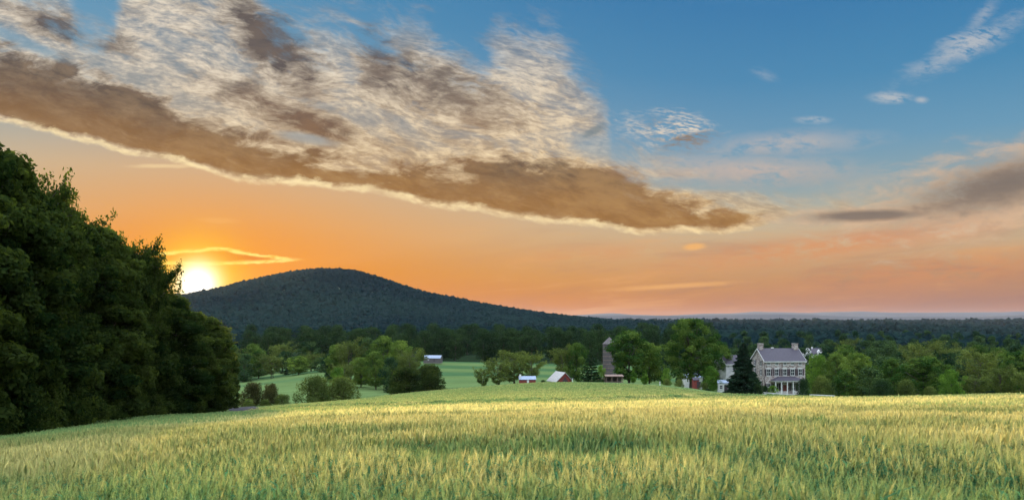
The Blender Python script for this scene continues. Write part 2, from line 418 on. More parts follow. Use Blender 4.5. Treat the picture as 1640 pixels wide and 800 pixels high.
# ------------------------------------------------------------------ lie of the land
# heights of the crop surface / ground below the eye, given as slopes along bearings (columns) and distances (rows)
COLS = [-700, -300, 0, 200, 400, 520, 640, 760, 880, 1050, 1200, 1400, 1640, 1900, 2300]
TAB = {   # distance: slope (in units of 1/1276) of the surface below a line through a point .6 m under the eye
    0.01: [150, 165, 158, 138, 125, 119, 115, 111, 108, 105, 104, 104, 104, 104, 104],
    10:   [150, 165, 158, 138, 125, 119, 115, 111, 108, 105, 104, 104, 104, 104, 104],
    25:   [150, 168, 160, 140, 127, 120, 116, 113, 110, 107, 105, 104, 103, 103, 103],
    45:   [150, 172, 165, 143, 129, 122, 119, 115, 112, 109, 107, 106, 102, 101, 100],
    65:   [150, 175, 168, 146, 131, 124, 121, 117, 114, 111, 108, 108, 103, 101, 100],
    85:   [150, 175, 168, 148, 137, 125, 119, 114, 110, 109, 110, 112, 107, 103, 100],
    110:  [150, 175, 166, 148, 136, 123, 116, 109, 104, 104, 112, 118, 116, 112, 108],
    135:  [150, 172, 164, 148, 131, 124, 112, 103,  97, 100, 113, 121, 122, 120, 118],
    160:  [150, 168, 160, 146, 134, 128, 111,  100,  92.5,  97, 114, 123, 126, 126, 124],
    185:  [148, 160, 154, 144, 137, 133, 117, 101,  93,  96, 114, 124, 128, 130, 128],
    220:  [140, 150, 146, 138, 128, 124, 119, 110,  100, 99, 114, 124, 130, 132, 130],
    270:  [130, 135, 130, 122, 109, 102, 104, 103,  98, 98, 112, 120, 126, 128, 126],
    350:  [110, 112, 108, 104,  95,  80, 84,  84,  86, 90, 98, 104, 110, 112, 112],
    450:  [ 86,  88,  88,  86,  80,  70, 66,  67,  70, 76, 80, 85, 88, 90, 90],
    600:  [ 60,  62,  60,  58,  55,  50, 50,  51,  53, 58, 60, 63, 66, 66, 66],
    900:  [ 36,  36,  36,  35,  35,  34, 34,  34,  36, 38, 40, 42, 44, 44, 44],
    1500: [ 20,  20,  20,  20,  20,  20, 20,  20,  21, 22, 23, 25, 27, 27, 27],
    3000: [ 10]*15, 6000: [5]*15, 15000: [2.2]*15, 40000: [.8]*15}
ROWS = sorted(TAB)
LR = np.log(np.array(ROWS) + 15.0)
US = (np.array(COLS) - 820) / FOC
ZT = np.array([[-TAB[r][j] / FOC * r for j in range(len(COLS))] for r in ROWS])

def _cr(p0, p1, p2, p3, t):
    m1 = (p2 - p0) * .5; m2 = (p3 - p1) * .5
    t2 = t * t; t3 = t2 * t
    return (2 * t3 - 3 * t2 + 1) * p1 + (t3 - 2 * t2 + t) * m1 + (-2 * t3 + 3 * t2) * p2 + (t3 - t2) * m2
_UG = np.linspace(US[0], US[-1], 241)
_LG = np.linspace(LR[0], LR[-1], 900)
def _dense():
    # interpolate the slope (not the height), cubic along distance, eased along bearing
    S = np.array([TAB[r] for r in ROWS], float)
    D = np.zeros((len(_LG), S.shape[1]))
    ii = np.clip(np.searchsorted(LR, _LG, side='right') - 1, 0, len(LR) - 2)
    for n, (l, i) in enumerate(zip(_LG, ii)):
        t = (l - LR[i]) / (LR[i + 1] - LR[i])
        D[n] = _cr(S[max(i - 1, 0)], S[i], S[i + 1], S[min(i + 2, len(S) - 1)], t)
    G = np.zeros((len(_LG), len(_UG)))
    jj = np.clip(np.searchsorted(US, _UG, side='right') - 1, 0, len(US) - 2)
    for n, (u, j) in enumerate(zip(_UG, jj)):
        t = (u - US[j]) / (US[j + 1] - US[j])
        G[:, n] = _cr(D[:, max(j - 1, 0)], D[:, j], D[:, j + 1], D[:, min(j + 2, D.shape[1] - 1)], t)
    return G
_GRID = _dense()
def surf_z(x, y):
    """height of the visible crop / lawn surface"""
    x = np.asarray(x, float); y = np.asarray(y, float)
    yy = np.maximum(y, 0.01)
    u = np.clip(x / np.maximum(yy, 2.0), US[0], US[-1])
    l = np.clip(np.log(yy + 15.0), LR[0], LR[-1])
    fi = (l - LR[0]) / (LR[-1] - LR[0]) * (len(_LG) - 1); fj = (u - US[0]) / (US[-1] - US[0]) * (len(_UG) - 1)
    i = np.clip(fi.astype(int), 0, len(_LG) - 2); j = np.clip(fj.astype(int), 0, len(_UG) - 2); a = fi - i; b = fj - j
    s = (_GRID[i, j] * (1 - b) + _GRID[i, j + 1] * b) * (1 - a) + (_GRID[i + 1, j] * (1 - b) + _GRID[i + 1, j + 1] * b) * a
    z = -.6 - s / FOC * yy
    z = z + np.where(y < 0, -y * .06, 0)
    far = smooth(y, 700, 1500)
    z = z + far * (fbm(x / 900., y / 420., 5, 3) - .5) * 40 + smooth(y, 250, 600) * (1 - far) * (fbm(x / 160., y / 120., 8, 3) - .5) * 5
    return z
CROP_H = 0.86
def crop_amount(x, y):
    """1 where tall wheat stands, 0 where there is none"""
    u = np.asarray(x) / np.maximum(np.asarray(y), 1.0)
    lim_u = [-1.5, -.65, -.45, -.40, -.33, -.28, -.14, .05, .18, .30, .45, .64, 1.5]
    near = [44, 47, 74, 83, 86, 80, 62, 62, 70, 92, 100, 100, 100]
    e = np.interp(u, lim_u, near) + (fbm(np.asarray(x) / 9., np.asarray(y) / 9., 3, 2) - .5) * 4
    return 1 - smooth(y, e - 4, e + 4)
def crop_far(x, y):
    """shorter green crop behind the wheat, up to the crest"""
    u = np.asarray(x) / np.maximum(np.asarray(y), 1.0)
    e = np.interp(u, [-1.5, -.65, -.45, -.40, -.345, -.325, -.27, -.14, .05, .18, .30, .45, .64, 1.5], [44, 47, 74, 85, 93, 125, 135, 150, 160, 150, 110, 100, 100, 100])
    return 1 - smooth(y, e - 3, e + 3)
def ground_z(x, y):
    return surf_z(x, y) - CROP_H * crop_amount(x, y)

def px(p, Y):           # sideways offset in metres of a bearing given as photo column
    return (p - 820) / FOC * Y
def zrow(r, Y):         # height of a photo row at distance Y
    return -(r - 515) / FOC * Y

# ------------------------------------------------------------------ ground sheet
def build_ground():
    th = np.concatenate([np.linspace(-46, 46, 620), np.linspace(46, 314, 90)[1:-1]])
    rr = np.concatenate([[0.0], np.geomspace(.8, 30, 60), np.geomspace(30, 700, 330)[1:], np.geomspace(700, 20000, 150)[1:]])
    T, R = np.meshgrid(np.radians(th), rr)
    X = R * np.sin(T); Y = R * np.cos(T); Z = ground_z(X, Y)
    nr, nt_ = X.shape
    V = np.stack([X, Y, Z], -1).reshape(-1, 3)
    i = np.arange(nr - 1)[:, None]; j = np.arange(nt_)[None, :]; jn = (j + 1) % nt_
    F = np.stack([i * nt_ + j, i * nt_ + jn, (i + 1) * nt_ + jn, (i + 1) * nt_ + j], -1).reshape(-1, 4)[:, ::-1]
    # what grows where (colour of the growth itself)
    x, y = V[:, 0], V[:, 1]; u = x / np.maximum(y, 1.0)
    soil = np.array([.045, .048, .022]); green = np.array([.165, .240, .075]); gold = np.array([.27, .28, .10])
    lawn = np.array([.110, .170, .062]); teal = np.array([.058, .122, .052]); forest = np.array([.018, .034, .016])
    far_f = np.array([.022, .040, .024])
    n = fbm(x / 14., y / 14., 11, 4)[:, None]
    col = green * (0.8 + .4 * n)
    c = crop_amount(x, y)[:, None]
    col = col * (1 - c) + soil * c
    k = (smooth(y, 55, 70) * (1 - smooth(y, 75, 120)))[:, None] * smooth(u, -.2, .1)[:, None]
    col = col * (1 - .45 * k * (1 - c)) + gold * (.45 * k * (1 - c))
    beyond = (1 - crop_far(x, y))[:, None]
    col = col * (1 - beyond) + lawn * (.8 + .4 * n) * beyond
    # meadow strips in the vale
    b2 = smooth(y, 300, 330)[:, None]; strips = np.clip(np.sin(y / 9.0 + x / 60.) * .8 + .5 + (fbm(x / 25., y / 12., 91, 3) - .5), 0, 1)[:, None]
    col = col * (1 - b2) + (teal * strips + lawn * (1 - strips)) * b2
    fo = smooth(y, 470, 480)[:, None]
    fo = np.maximum(fo, (smooth(u, .24, .27) * smooth(y, 205, 215))[:, None])
    fo = np.maximum(fo, (smooth(-u, .30, .34) * smooth(y, 350, 360))[:, None])
    fo = np.maximum(fo, (smooth(-u, .36, .38) * (1 - crop_far(x, y)))[:, None])
    col = col * (1 - fo) + forest * fo
    mp_ = smooth(fbm(x / 260., y / 160., 77, 3), .62, .68)[:, None] * smooth(y, 900, 1300)[:, None]
    col = col * (1 - mp_) + lawn * mp_
    me = new_mesh('ground', V, F, 4, col, True)
    m, nt, p = mat_base('field_ground')
    t = attr_col(); P = pos()
    nf = noise(P, 2.2, 6, .7); nl = noise(P, .07, 4, .6)
    mp = nt.nodes.new('ShaderNodeMapping'); nt.links.new(P.s, mp.inputs[0]); mp.inputs['Scale'].default_value = (.05, .45, .1); mp.inputs['Rotation'].default_value = (0, 0, .12)
    ns = noise(E(mp.outputs[0]), 1.0, 5, .6, .6)
    v = .62 + nf * .45 + (nl - .5) * .4 + (ns - .5) * .7
    n = nt.nodes.new('ShaderNodeVectorMath'); n.operation = 'SCALE'; nt.links.new(t.s, n.inputs[0]); nt.links.new(v.s, n.inputs['Scale'])
    nt.links.new(n.outputs[0], p.inputs['Base Color']); p.inputs['Roughness'].default_value = 1.0; p.inputs['Specular IOR Level'].default_value = 0.0
    bp = nt.nodes.new('ShaderNodeBump'); bp.inputs['Strength'].default_value = .6; bp.inputs['Distance'].default_value = .12
    nt.links.new(nf.s, bp.inputs['Height']); nt.links.new(bp.outputs[0], p.inputs['Normal'])
    link('ground', me, m, kind='structure')
build_ground()

# narrow lane at the corner of the wood
def build_lane():
    pts = [(px(q, Y), Y) for q, Y in ((296, 93), (320, 95), (342, 97.5), (362, 101), (379, 106), (389, 112), (391, 120), (386, 130), (378, 142))]
    P_ = []
    for i in range(len(pts) - 1):
        p0, p1, p2, p3 = pts[max(i - 1, 0)], pts[i], pts[i + 1], pts[min(i + 2, len(pts) - 1)]
        for k in range(8):
            t = k / 8; P_.append((_cr(p0[0], p1[0], p2[0], p3[0], t), _cr(p0[1], p1[1], p2[1], p3[1], t)))
    v = []; f = []
    for i, p in enumerate(P_):
        q0, q1 = P_[max(i - 1, 0)], P_[min(i + 1, len(P_) - 1)]
        dx, dy = q1[0] - q0[0], q1[1] - q0[1]; L = math.hypot(dx, dy); nx, ny = -dy / L, dx / L
        for s in (-2.1, -.7, .7, 2.1):
            x, y = p[0] + nx * s, p[1] + ny * s; v.append((x, y, float(ground_z(x, y)) + .12))
    for i in range(len(P_) - 1):
        for k in range(3): f.append((i * 4 + k, i * 4 + k + 1, i * 4 + k + 5, i * 4 + k + 4))
    me = new_mesh('lane', v, f, 4, None, True)
    link('lane', me, noisy_material('asphalt', (.045, .045, .050, 1), (.070, .069, .075, 1), 1.5, 1.0, (1, 1, 1), .3), kind='structure')
build_lane()

# ------------------------------------------------------------------ the wooded hill and the far ridges
HILL_Y = 2600.
HP = [(-900, 500), (-500, 482), (-200, 472), (0, 478), (150, 476), (260, 475), (330, 473), (380, 464), (430, 450), (480, 437), (520, 431.5), (560, 432), (600, 440), (640, 457), (680, 468), (750, 482), (820, 495), (900, 506), (960, 511), (1010, 515), (1100, 521), (1250, 530)]
def hill_z(x, y):
    p = x / HILL_Y * FOC + 820
    r = np.interp(p, [a for a, b in HP], [b for a, b in HP])
    for d in (14, -14, 28, -28): r = r + np.interp(p + d, [a for a, b in HP], [b for a, b in HP])
    r = r / 5
    crest = -(r - 515) / FOC * HILL_Y - 9.0          # leave room for the trees on it
    base = -32.0
    t = (y - HILL_Y) / 1050.0
    prof = np.exp(-(t * 1.35) ** 2 * 1.2)
    gull = (fbm(x / 210., y / 380., 31, 3) - .5)
    z = base + (crest - base) * prof + gull * 42 * prof * (1 - np.exp(-(t * 3) ** 2))
    return z
def build_hill():
    xs = np.linspace(-3400, 1100, 260); ys = np.linspace(1500, 3900, 110)
    X, Y = np.meshgrid(xs, ys); Z = hill_z(X, Y)
    V = np.stack([X, Y, Z], -1).reshape(-1, 3); n = len(xs)
    i = np.arange(len(ys) - 1)[:, None]; j = np.arange(n - 1)[None]
    F = np.stack([i * n + j, i * n + j + 1, (i + 1) * n + j + 1, (i + 1) * n + j], -1).reshape(-1, 4)
    link('hill', new_mesh('hill', V, F, 4, None, True), noisy_material('hill_soil', (.016, .03, .015, 1), (.035, .055, .026, 1), .02), kind='structure')
build_hill()
def build_far_ridges():
    for k, (Y0, pts, seed) in enumerate([
        (6800., [(-900, 508), (600, 508), (800, 511), (900, 509), (1000, 510), (1080, 509), (1200, 507), (1290, 505.5), (1345, 510), (1400, 508), (1480, 508), (1560, 509), (1640, 507), (2500, 508)], 3),
        (14500., [(-900, 505), (600, 505), (850, 508), (960, 506), (1100, 507), (1180, 504), (1250, 502.5), (1330, 504), (1370, 501.5), (1430, 502), (1490, 503), (1520, 501.5), (1580, 502), (1640, 503), (2500, 503)], 9)]):
        xs = np.linspace(px(-800, Y0), px(2400, Y0), 420)
        r = np.interp(xs / Y0 * FOC + 820, [a for a, b in pts], [b for a, b in pts])
        r = np.convolve(np.pad(r, 6, mode='edge'), np.ones(13) / 13, 'valid') + (fbm(xs / 900., xs * 0, seed, 4) - .5) * 5.5
        crest = -(r - 3.0 - 515) / FOC * Y0
        ts = np.linspace(-1, 1, 25)
        V = np.array([[x, Y0 + t * 1400, -34 + (c + 34) * math.exp(-(t * 1.7) ** 2)] for t in ts for x, c in zip(xs, crest)])
        n = len(xs); i = np.arange(len(ts) - 1)[:, None]; j = np.arange(n - 1)[None]
        F = np.stack([i * n + j, i * n + j + 1, (i + 1) * n + j + 1, (i + 1) * n + j], -1).reshape(-1, 4)
        link('distant_ridge', new_mesh('distant_ridge', V, F, 4, None, True), noisy_material('ridge_woods', (.02, .022, .03, 1), (.035, .035, .04, 1), .002), kind='structure')
build_far_ridges()

# ------------------------------------------------------------------ air
def build_haze():
    b = MB().box(-14000, 16500, -300, 17500, -60, 200)
    m = bpy.data.materials.new('haze'); m.use_nodes = True; nt = m.node_tree
    nt.nodes.remove(nt.nodes['Principled BSDF'])
    v = nt.nodes.new('ShaderNodeVolumePrincipled'); v.inputs['Color'].default_value = (.58, .67, .90, 1)
    v.inputs['Density'].default_value = 1.4e-5; v.inputs['Anisotropy'].default_value = .3
    nt.links.new(v.outputs[0], nt.nodes['Material Output'].inputs['Volume'])
    o = b.build('haze', m, kind='stuff')
    return o
HAZE = build_haze()

# ------------------------------------------------------------------ wheat
rng = np.random.default_rng(7)
def ribbon(pts, width, nrm):
    pts = np.array(pts, float); w = np.array(width, float)[:, None] * np.array(nrm)[None] * .5
    V = np.empty((len(pts) * 2, 3)); V[0::2] = pts - w; V[1::2] = pts + w
    F = [(2 * i, 2 * i + 1, 2 * i + 3, 2 * i + 2) for i in range(len(pts) - 1)]
    return V, F
class Acc:
    def __init__(s): s.V = []; s.F = []; s.T = []; s.n = 0
    def add(s, V, F, t):
        V = np.asarray(V); s.V.append(V); s.F += [tuple(i + s.n for i in f) for f in F]; s.n += len(V)
        t = np.asarray(t, float)
        s.T.append(np.repeat(t[None], len(V), 0) if t.ndim == 1 else t)
    def done(s):
        return np.concatenate(s.V), [f for f in s.F], np.concatenate(s.T)
# tint channels: r = 0 leaf .. 1 ear, g = brightness of this bit
def stalk(r, lod):
    a = Acc(); H = .80
    bend = r.uniform(0, .10); ang = r.uniform(0, 2 * math.pi); bd = np.array([math.cos(ang), math.sin(ang), 0])
    def P(t): return bd * bend * t * t + np.array([0, 0, H * t])
    side = np.array([math.cos(ang + 1.57), math.sin(ang + 1.57), 0])
    if lod < 2:
        ts = (0, .35, .7, 1) if lod == 0 else (.3, 1)
        V, F = ribbon([P(t) for t in ts], [.005 if lod == 0 else .010] * len(ts), side); a.add(V, F, (0.25, .8, 0))
    nl = 3 if lod == 0 else (2 if lod == 1 else 0)
    for k in range(nl):
        t0 = (.55, .75, .92)[k] if lod == 0 else (.65, .88)[k]; an = r.uniform(0, 6.28); d = np.array([math.cos(an), math.sin(an), 0])
        L = r.uniform(.12, .20); q = [P(t0), P(t0) + d * L * .35 + [0, 0, L * .50], P(t0) + d * L * .85 + [0, 0, L * .55], P(t0) + d * L * 1.25 + [0, 0, L * .25]]
        if lod: q = [q[0], q[1], q[3]]
        V, F = ribbon(q, ([.012, .014, .009, .002] if lod == 0 else [.016, .020, .004]), np.array([-d[1], d[0], 0])); a.add(V, F, (0.0, r.uniform(.5, 1.0), 0))
    # ear
    top = P(1); el = r.uniform(.075, .100) * (1.0, 1.15, 1.7)[lod]; wd = (.0095, .0135, .030)[lod]
    tilt = bd * r.uniform(.1, .5) + side * r.uniform(-.2, .2); dr = np.array([tilt[0], tilt[1], 1.0]); dr /= np.linalg.norm(dr)
    e1 = np.cross(dr, [1, 0, 0]); e1 /= np.linalg.norm(e1); e2 = np.cross(dr, e1)
    if lod == 0:
        rings = 6; n = 4; V = []
        for i in range(rings):
            t = i / (rings - 1); rad = wd * (math.sin(math.pi * min(1, .18 + t * .78)) ** .6) * (1.0 if i % 2 else .78)
            for k in range(n):
                c = 2 * math.pi * k / n + (i % 2) * .78; V.append(top + dr * el * t + e1 * rad * math.cos(c) + e2 * rad * math.sin(c) * .8)
        F = [(i * n + k, i * n + (k + 1) % n, (i + 1) * n + (k + 1) % n, (i + 1) * n + k) for i in range(rings - 1) for k in range(n)]
        a.add(V, F, (1, r.uniform(.7, 1.0), 0))
        for k in range(7):
            c = r.uniform(0, 6.28); t = r.uniform(.25, 1.0); o = e1 * math.cos(c) + e2 * math.sin(c)
            b0 = top + dr * el * t + o * wd * .6; L = r.uniform(.05, .085)
            tip = b0 + dr * L + o * L * r.uniform(.12, .34); s = np.cross(o, dr) * .0011
            a.add([b0 - s, b0 + s, tip], [(0, 1, 2, 2)], (1, 1.0, 1))
    elif lod == 1:
        n = 3; V = []
        for i, (t, rr) in enumerate(((0, .5), (.35, 1), (.8, .8), (1.25, .15))):
            for k in range(n):
                c = 2 * math.pi * k / n; V.append(top + dr * el * t + (e1 * math.cos(c) + e2 * math.sin(c)) * wd * rr)
        F = [(i * n + k, i * n + (k + 1) % n, (i + 1) * n + (k + 1) % n, (i + 1) * n + k) for i in range(3) for k in range(n)]
        a.add(V, F, (1, r.uniform(.7, 1.0), 0))
        for k in range(3):
            c = r.uniform(0, 6.28); o = e1 * math.cos(c) + e2 * math.sin(c); b0 = top + dr * el * .8
            tip = b0 + dr * .07 + o * .025; s = np.cross(o, dr) * .0022
            a.add([b0 - s, b0 + s, tip], [(0, 1, 2, 2)], (1, 1.0, 1))
    else:   # tuft: a few ears and leaves seen from far away
        for k in range(4):
            an = r.uniform(0, 6.28); d = np.array([math.cos(an), math.sin(an), 0]); b0 = np.array([r.uniform(-.14, .14), r.uniform(-.14, .14), r.uniform(.5, .62)])
            hh = r.uniform(.18, .32); w = r.uniform(.025, .045); s = np.array([-d[1], d[0], 0]) * w
            mid = b0 + [0, 0, hh * .55]; tip = b0 + [0, 0, hh] + d * .03
            V = [b0 - s * .7, b0 + s * .7, mid + s, mid - s, tip]
            T = np.array([[0, .7, 0], [0, .7, 0], [.75, .9, 0], [.75, .9, 0], [1, 1, 0]])
            a.add(V, [(0, 1, 2, 3), (3, 2, 4, 4)], T)
    return a.done()

def scatter_wheat():
    VV = []; FF = []; TT = []; base = 0
    zones = [  #  # y0, y1, stalks per m2, lod
        
        (1.6, 8.0, 290, 0), (8.0, 22.0, 270, 1), (22.0, 48.0, 60, 2), (48.0, 108.0, 18, 2), (56.0, 168.0, 7, 3)]
    for y0, y1, dens, lod in zones:
        short = lod == 3; lod = min(lod, 2)
        W1_ = .71 * y1 + 2.6; n = int(2 * W1_ * (y1 - y0) * dens)
        y = rng.uniform(y0, y1, n); x = rng.uniform(-W1_, W1_, n); k_ = np.abs(x) < .71 * y + 2.6; x = x[k_]; y = y[k_]; n = len(x); u = x / y
        # thin patches and wheel lines
        patch = fbm(x / 2.6, y / 4.2, 21, 3)
        big = fbm(x / 18., y / 26., 45, 3)
        ca_ = crop_amount(x, y)
        keep = ((ca_ < .6) & (crop_far(x, y) > .5)) if short else (ca_ > .15)
        h = .90 + .20 * fbm(x / .9, y / .9, 33, 3) + .10 * (patch - .5)
        # dips where stems stay short and green
        dip = smooth(patch, .60, .72); h -= .13 * dip * (1 - smooth(y, 8, 12) * (1 - smooth(y, 24, 30)))
        # drill rows that can be seen at the bend of the field
        rowz = smooth(u, -.275, -.255) * (1 - smooth(u, -.175, -.155)) * smooth(y, 23, 26) * (1 - smooth(y, 46, 54))
        ph = np.sin((u + .0009 * np.maximum(y - 30, 0)) / .0125 * 2 * math.pi)
        keep &= ~((ph > .05) & (rowz > .5))
        h -= rowz * np.where(ph > .15, .34, 0.)
        x, y, h, patch, big, dip, u = (q[keep] for q in (x, y, h, patch, big, dip, u)); n = len(x)
        z = ground_z(x, y)
        h = h * (.45 + .55 * ca_[keep])
        if short: h = np.full(n, 1.0); z = surf_z(x, y) - .70
        if lod == 2: sc = 1.0 if y0 < 40 else 1.4
        else: sc = 1.0
        K = 14 if lod < 2 else 18
        pick = rng.integers(0, K, n)
        ripe = np.clip(.50 + (big - .5) * .9 + (fbm(x / 3., y / 3., 61, 3) - .5) * 1.3 + .27 * smooth(y, 7, 11) * (1 - smooth(y, 40, 50)) - .10 * (1 - smooth(y, 5, 8)) - .40 * dip * (1 - .8 * smooth(y, 8, 12) * (1 - smooth(y, 24, 30))) - .50 * (1 - smooth(u, -.62, -.22)) * smooth(y, 12, 40) - .30 * smooth(-u, .0, .5) - .30 * smooth(y, 30, 60), 0, 1)
        if short: ripe = .30 + ripe * .35
        for k in range(K):
            V, F, T = stalk(random.Random(100 * lod + k) if False else np.random.default_rng(100 * lod + k), lod)
            m = np.where(pick == k)[0]
            if len(m) == 0: continue
            an = rng.uniform(0, 2 * math.pi, len(m)); ca, sa = np.cos(an), np.sin(an)
            lean = rng.normal(0, .07, (len(m), 2)) + np.array([.05, 0.0])
            hz = h[m] * rng.uniform(.90, 1.08, len(m)); hv = rng.uniform(.9, 1.15, len(m)) * sc
            vx = (V[None, :, 0] * ca[:, None] - V[None, :, 1] * sa[:, None]) * hv[:, None]
            vy = (V[None, :, 0] * sa[:, None] + V[None, :, 1] * ca[:, None]) * hv[:, None]
            vz = V[None, :, 2] * hz[:, None]
            if lod == 2: vz = (V[None, :, 2] - .86) * hz[:, None] * (1.0 if sc > 1 else 1.0) + .86 * hz[:, None]
            vx = vx + vz * lean[:, 0:1] + x[m][:, None]; vy = vy + vz * lean[:, 1:2] + y[m][:, None]; vz = vz + z[m][:, None]
            W = np.stack([vx, vy, vz], -1).reshape(-1, 3)
            F4 = np.array([f if len(f) == 4 else f + (f[-1],) for f in F]); nv = len(V)
            FK = (F4[None] + (np.arange(len(m)) * nv)[:, None, None] + base).reshape(-1, 4)
            Tn = np.repeat(T[None], len(m), 0).copy()
            rp = np.clip(ripe[m] + rng.normal(0, .16, len(m)), 0, 1)
            Tn[:, :, 0] *= (.35 + .65 * rp[:, None]); Tn[:, :, 1] *= rng.uniform(.85, 1.22, len(m))[:, None]; 
            VV.append(W); FF.append(FK); TT.append(Tn.reshape(-1, 3)); base += len(W)
    V = np.concatenate(VV); F = np.concatenate(FF); T = np.concatenate(TT)
    tri = F[:, 2] == F[:, 3]
    flat = np.concatenate([F[~tri].ravel(), F[tri][:, :3].ravel()])
    tot = np.concatenate([np.full((~tri).sum(), 4), np.full(tri.sum(), 3)])
    print('wheat verts', len(V), 'faces', len(tot))
    me = new_mesh('wheat', V, flat, tot, T)
    m, nt, p = mat_base('wheat')
    sep = nt.nodes.new('ShaderNodeSeparateColor'); nt.links.new(attr_col().s, sep.inputs[0])
    r_, g_ = E(sep.outputs[0]), E(sep.outputs[1])
    c = ramp(r_, [(0.0, (.075, .200, .085, 1)), (.30, (.180, .300, .105, 1)), (.62, (.40, .42, .15, 1)), (1.0, (.74, .66, .27, 1))])
    sc_ = nt.nodes.new('ShaderNodeVectorMath'); sc_.operation = 'SCALE'; nt.links.new(c.s, sc_.inputs[0]); nt.links.new(g_.s, sc_.inputs['Scale'])
    d = nt.nodes.new('ShaderNodeBsdfDiffuse'); tr = nt.nodes.new('ShaderNodeBsdfTranslucent')
    nt.links.new(sc_.outputs[0], d.inputs[0]); nt.links.new(sc_.outputs[0], tr.inputs[0])
    mx = nt.nodes.new('ShaderNodeMixShader'); mx.inputs[0].default_value = .45
    nt.links.new(d.outputs[0], mx.inputs[1]); nt.links.new(tr.outputs[0], mx.inputs[2]); nt.links.new(mx.outputs[0], nt.nodes['Material Output'].inputs[0])
    link('wheat', me, m, kind='stuff')
scatter_wheat()

# ------------------------------------------------------------------ trees
def unit(v): return v / np.maximum(np.linalg.norm(v, axis=-1, keepdims=True), 1e-9)
def leaf_cloud(r, centres, radii, counts, size, tint, flat=.8, up=.3):
    """many small leaf faces in clumps: returns verts, quads, tints"""
    P = []; N = []; T = []
    for c, R, n, t in zip(centres, radii, counts, tint):
        d = unit(r.normal(0, 1, (n, 3))); rad = R * (.45 + .60 * r.uniform(0, 1, (n, 1)) ** .7)
        lump = 1 + .25 * np.sin(d[:, :1] * 5 + c[0] * 9) * np.cos(d[:, 1:2] * 6 + c[1] * 7)
        q = d * rad * lump * np.array([1, 1, flat]); P.append(c + q)
        N.append(unit(d + r.normal(0, .65, (n, 3)) + [0, 0, up])); T.append(np.clip(t + r.normal(0, .16, n), 0, 1))
    P = np.concatenate(P); N = np.concatenate(N); T = np.concatenate(T); n = len(P)
    a = unit(np.cross(N, r.normal(0, 1, (n, 3)))); b = np.cross(N, a)
    s = size * r.uniform(.6, 1.35, (n, 1))
    V = np.stack([P - a * s, P - b * s * .55 + N * s * .12, P + a * s, P + b * s * .55 + N * s * .12], 1).reshape(-1, 3)
    F = np.arange(n * 4).reshape(-1, 4)
    col = np.repeat(T, 4)[:, None] * np.ones((1, 3))
    return V, F, col
def crown_profile(kind, t):
    if kind == 'round': return np.sqrt(np.maximum(0, 1 - (2 * t - .92) ** 2 / 1.2))
    if kind == 'edge': return np.interp(t, [0, .15, .5, .8, 1], [.75, .95, 1, .75, .25])
    if kind == 'oak': return np.interp(t, [0, .2, .5, .8, 1], [.55, .9, 1, .82, .35])
    if kind == 'vase': return np.interp(t, [0, .3, .65, .9, 1], [.35, .7, 1, .85, .5])
    if kind == 'bush': return np.sqrt(np.maximum(0, 1 - t ** 2 * .92))
    if kind == 'cone': return np.interp(t, [0, .12, 1], [.9, 1, .04])
    if kind == 'flame': return np.interp(t, [0, .25, .6, 1], [.5, 1, .75, .08])
def make_crown(name, seed, kind, width, z0, nclump, nleaf, leaf, rc=(.20, .34), gaps=.0, flat=.8, dark_inside=False):
    """crown of a plant one metre tall: foliage between z0 and 1"""
    r = np.random.default_rng(seed); W = width / 2; cs = []; rs = []; ts = []
    ph = r.uniform(0, 6.28, 4)
    for i in range(nclump):
        t = ((i + r.uniform(0, 1)) / nclump); az = i * 2.39996 + r.normal(0, .35)
        lump = 1 + .16 * math.sin(az * 2 + ph[0]) + .12 * math.sin(az * 3 + t * 7 + ph[1]) + .10 * math.sin(t * 14 + ph[2])
        R = r.uniform(*rc) * W * (1.0 if kind not in ('cone', 'flame') else max(.35, 1.2 - t))
        pr = float(crown_profile(kind, np.array(t))) * W * lump
        rad = max(0, pr - R * .75) * r.uniform(.55, 1.0) if i % 4 else pr * r.uniform(0, .5)
        z = z0 + (1 - z0) * t; z = min(z, 1 - R * flat * .9); z = max(z, R * .55)
        if r.uniform() < gaps: continue
        cs.append([rad * math.cos(az), rad * math.sin(az), z]); rs.append(R); ts.append(np.clip(r.normal(.45, .28), .0, 1.))
    cs = np.array(cs); rs = np.array(rs); w = rs ** 2; cnt = np.maximum(8, (nleaf * w / w.sum()).astype(int))
    V, F, T = leaf_cloud(r, cs, rs, cnt, leaf, ts, flat)
    return new_mesh(name, V, F, 4, T), cs
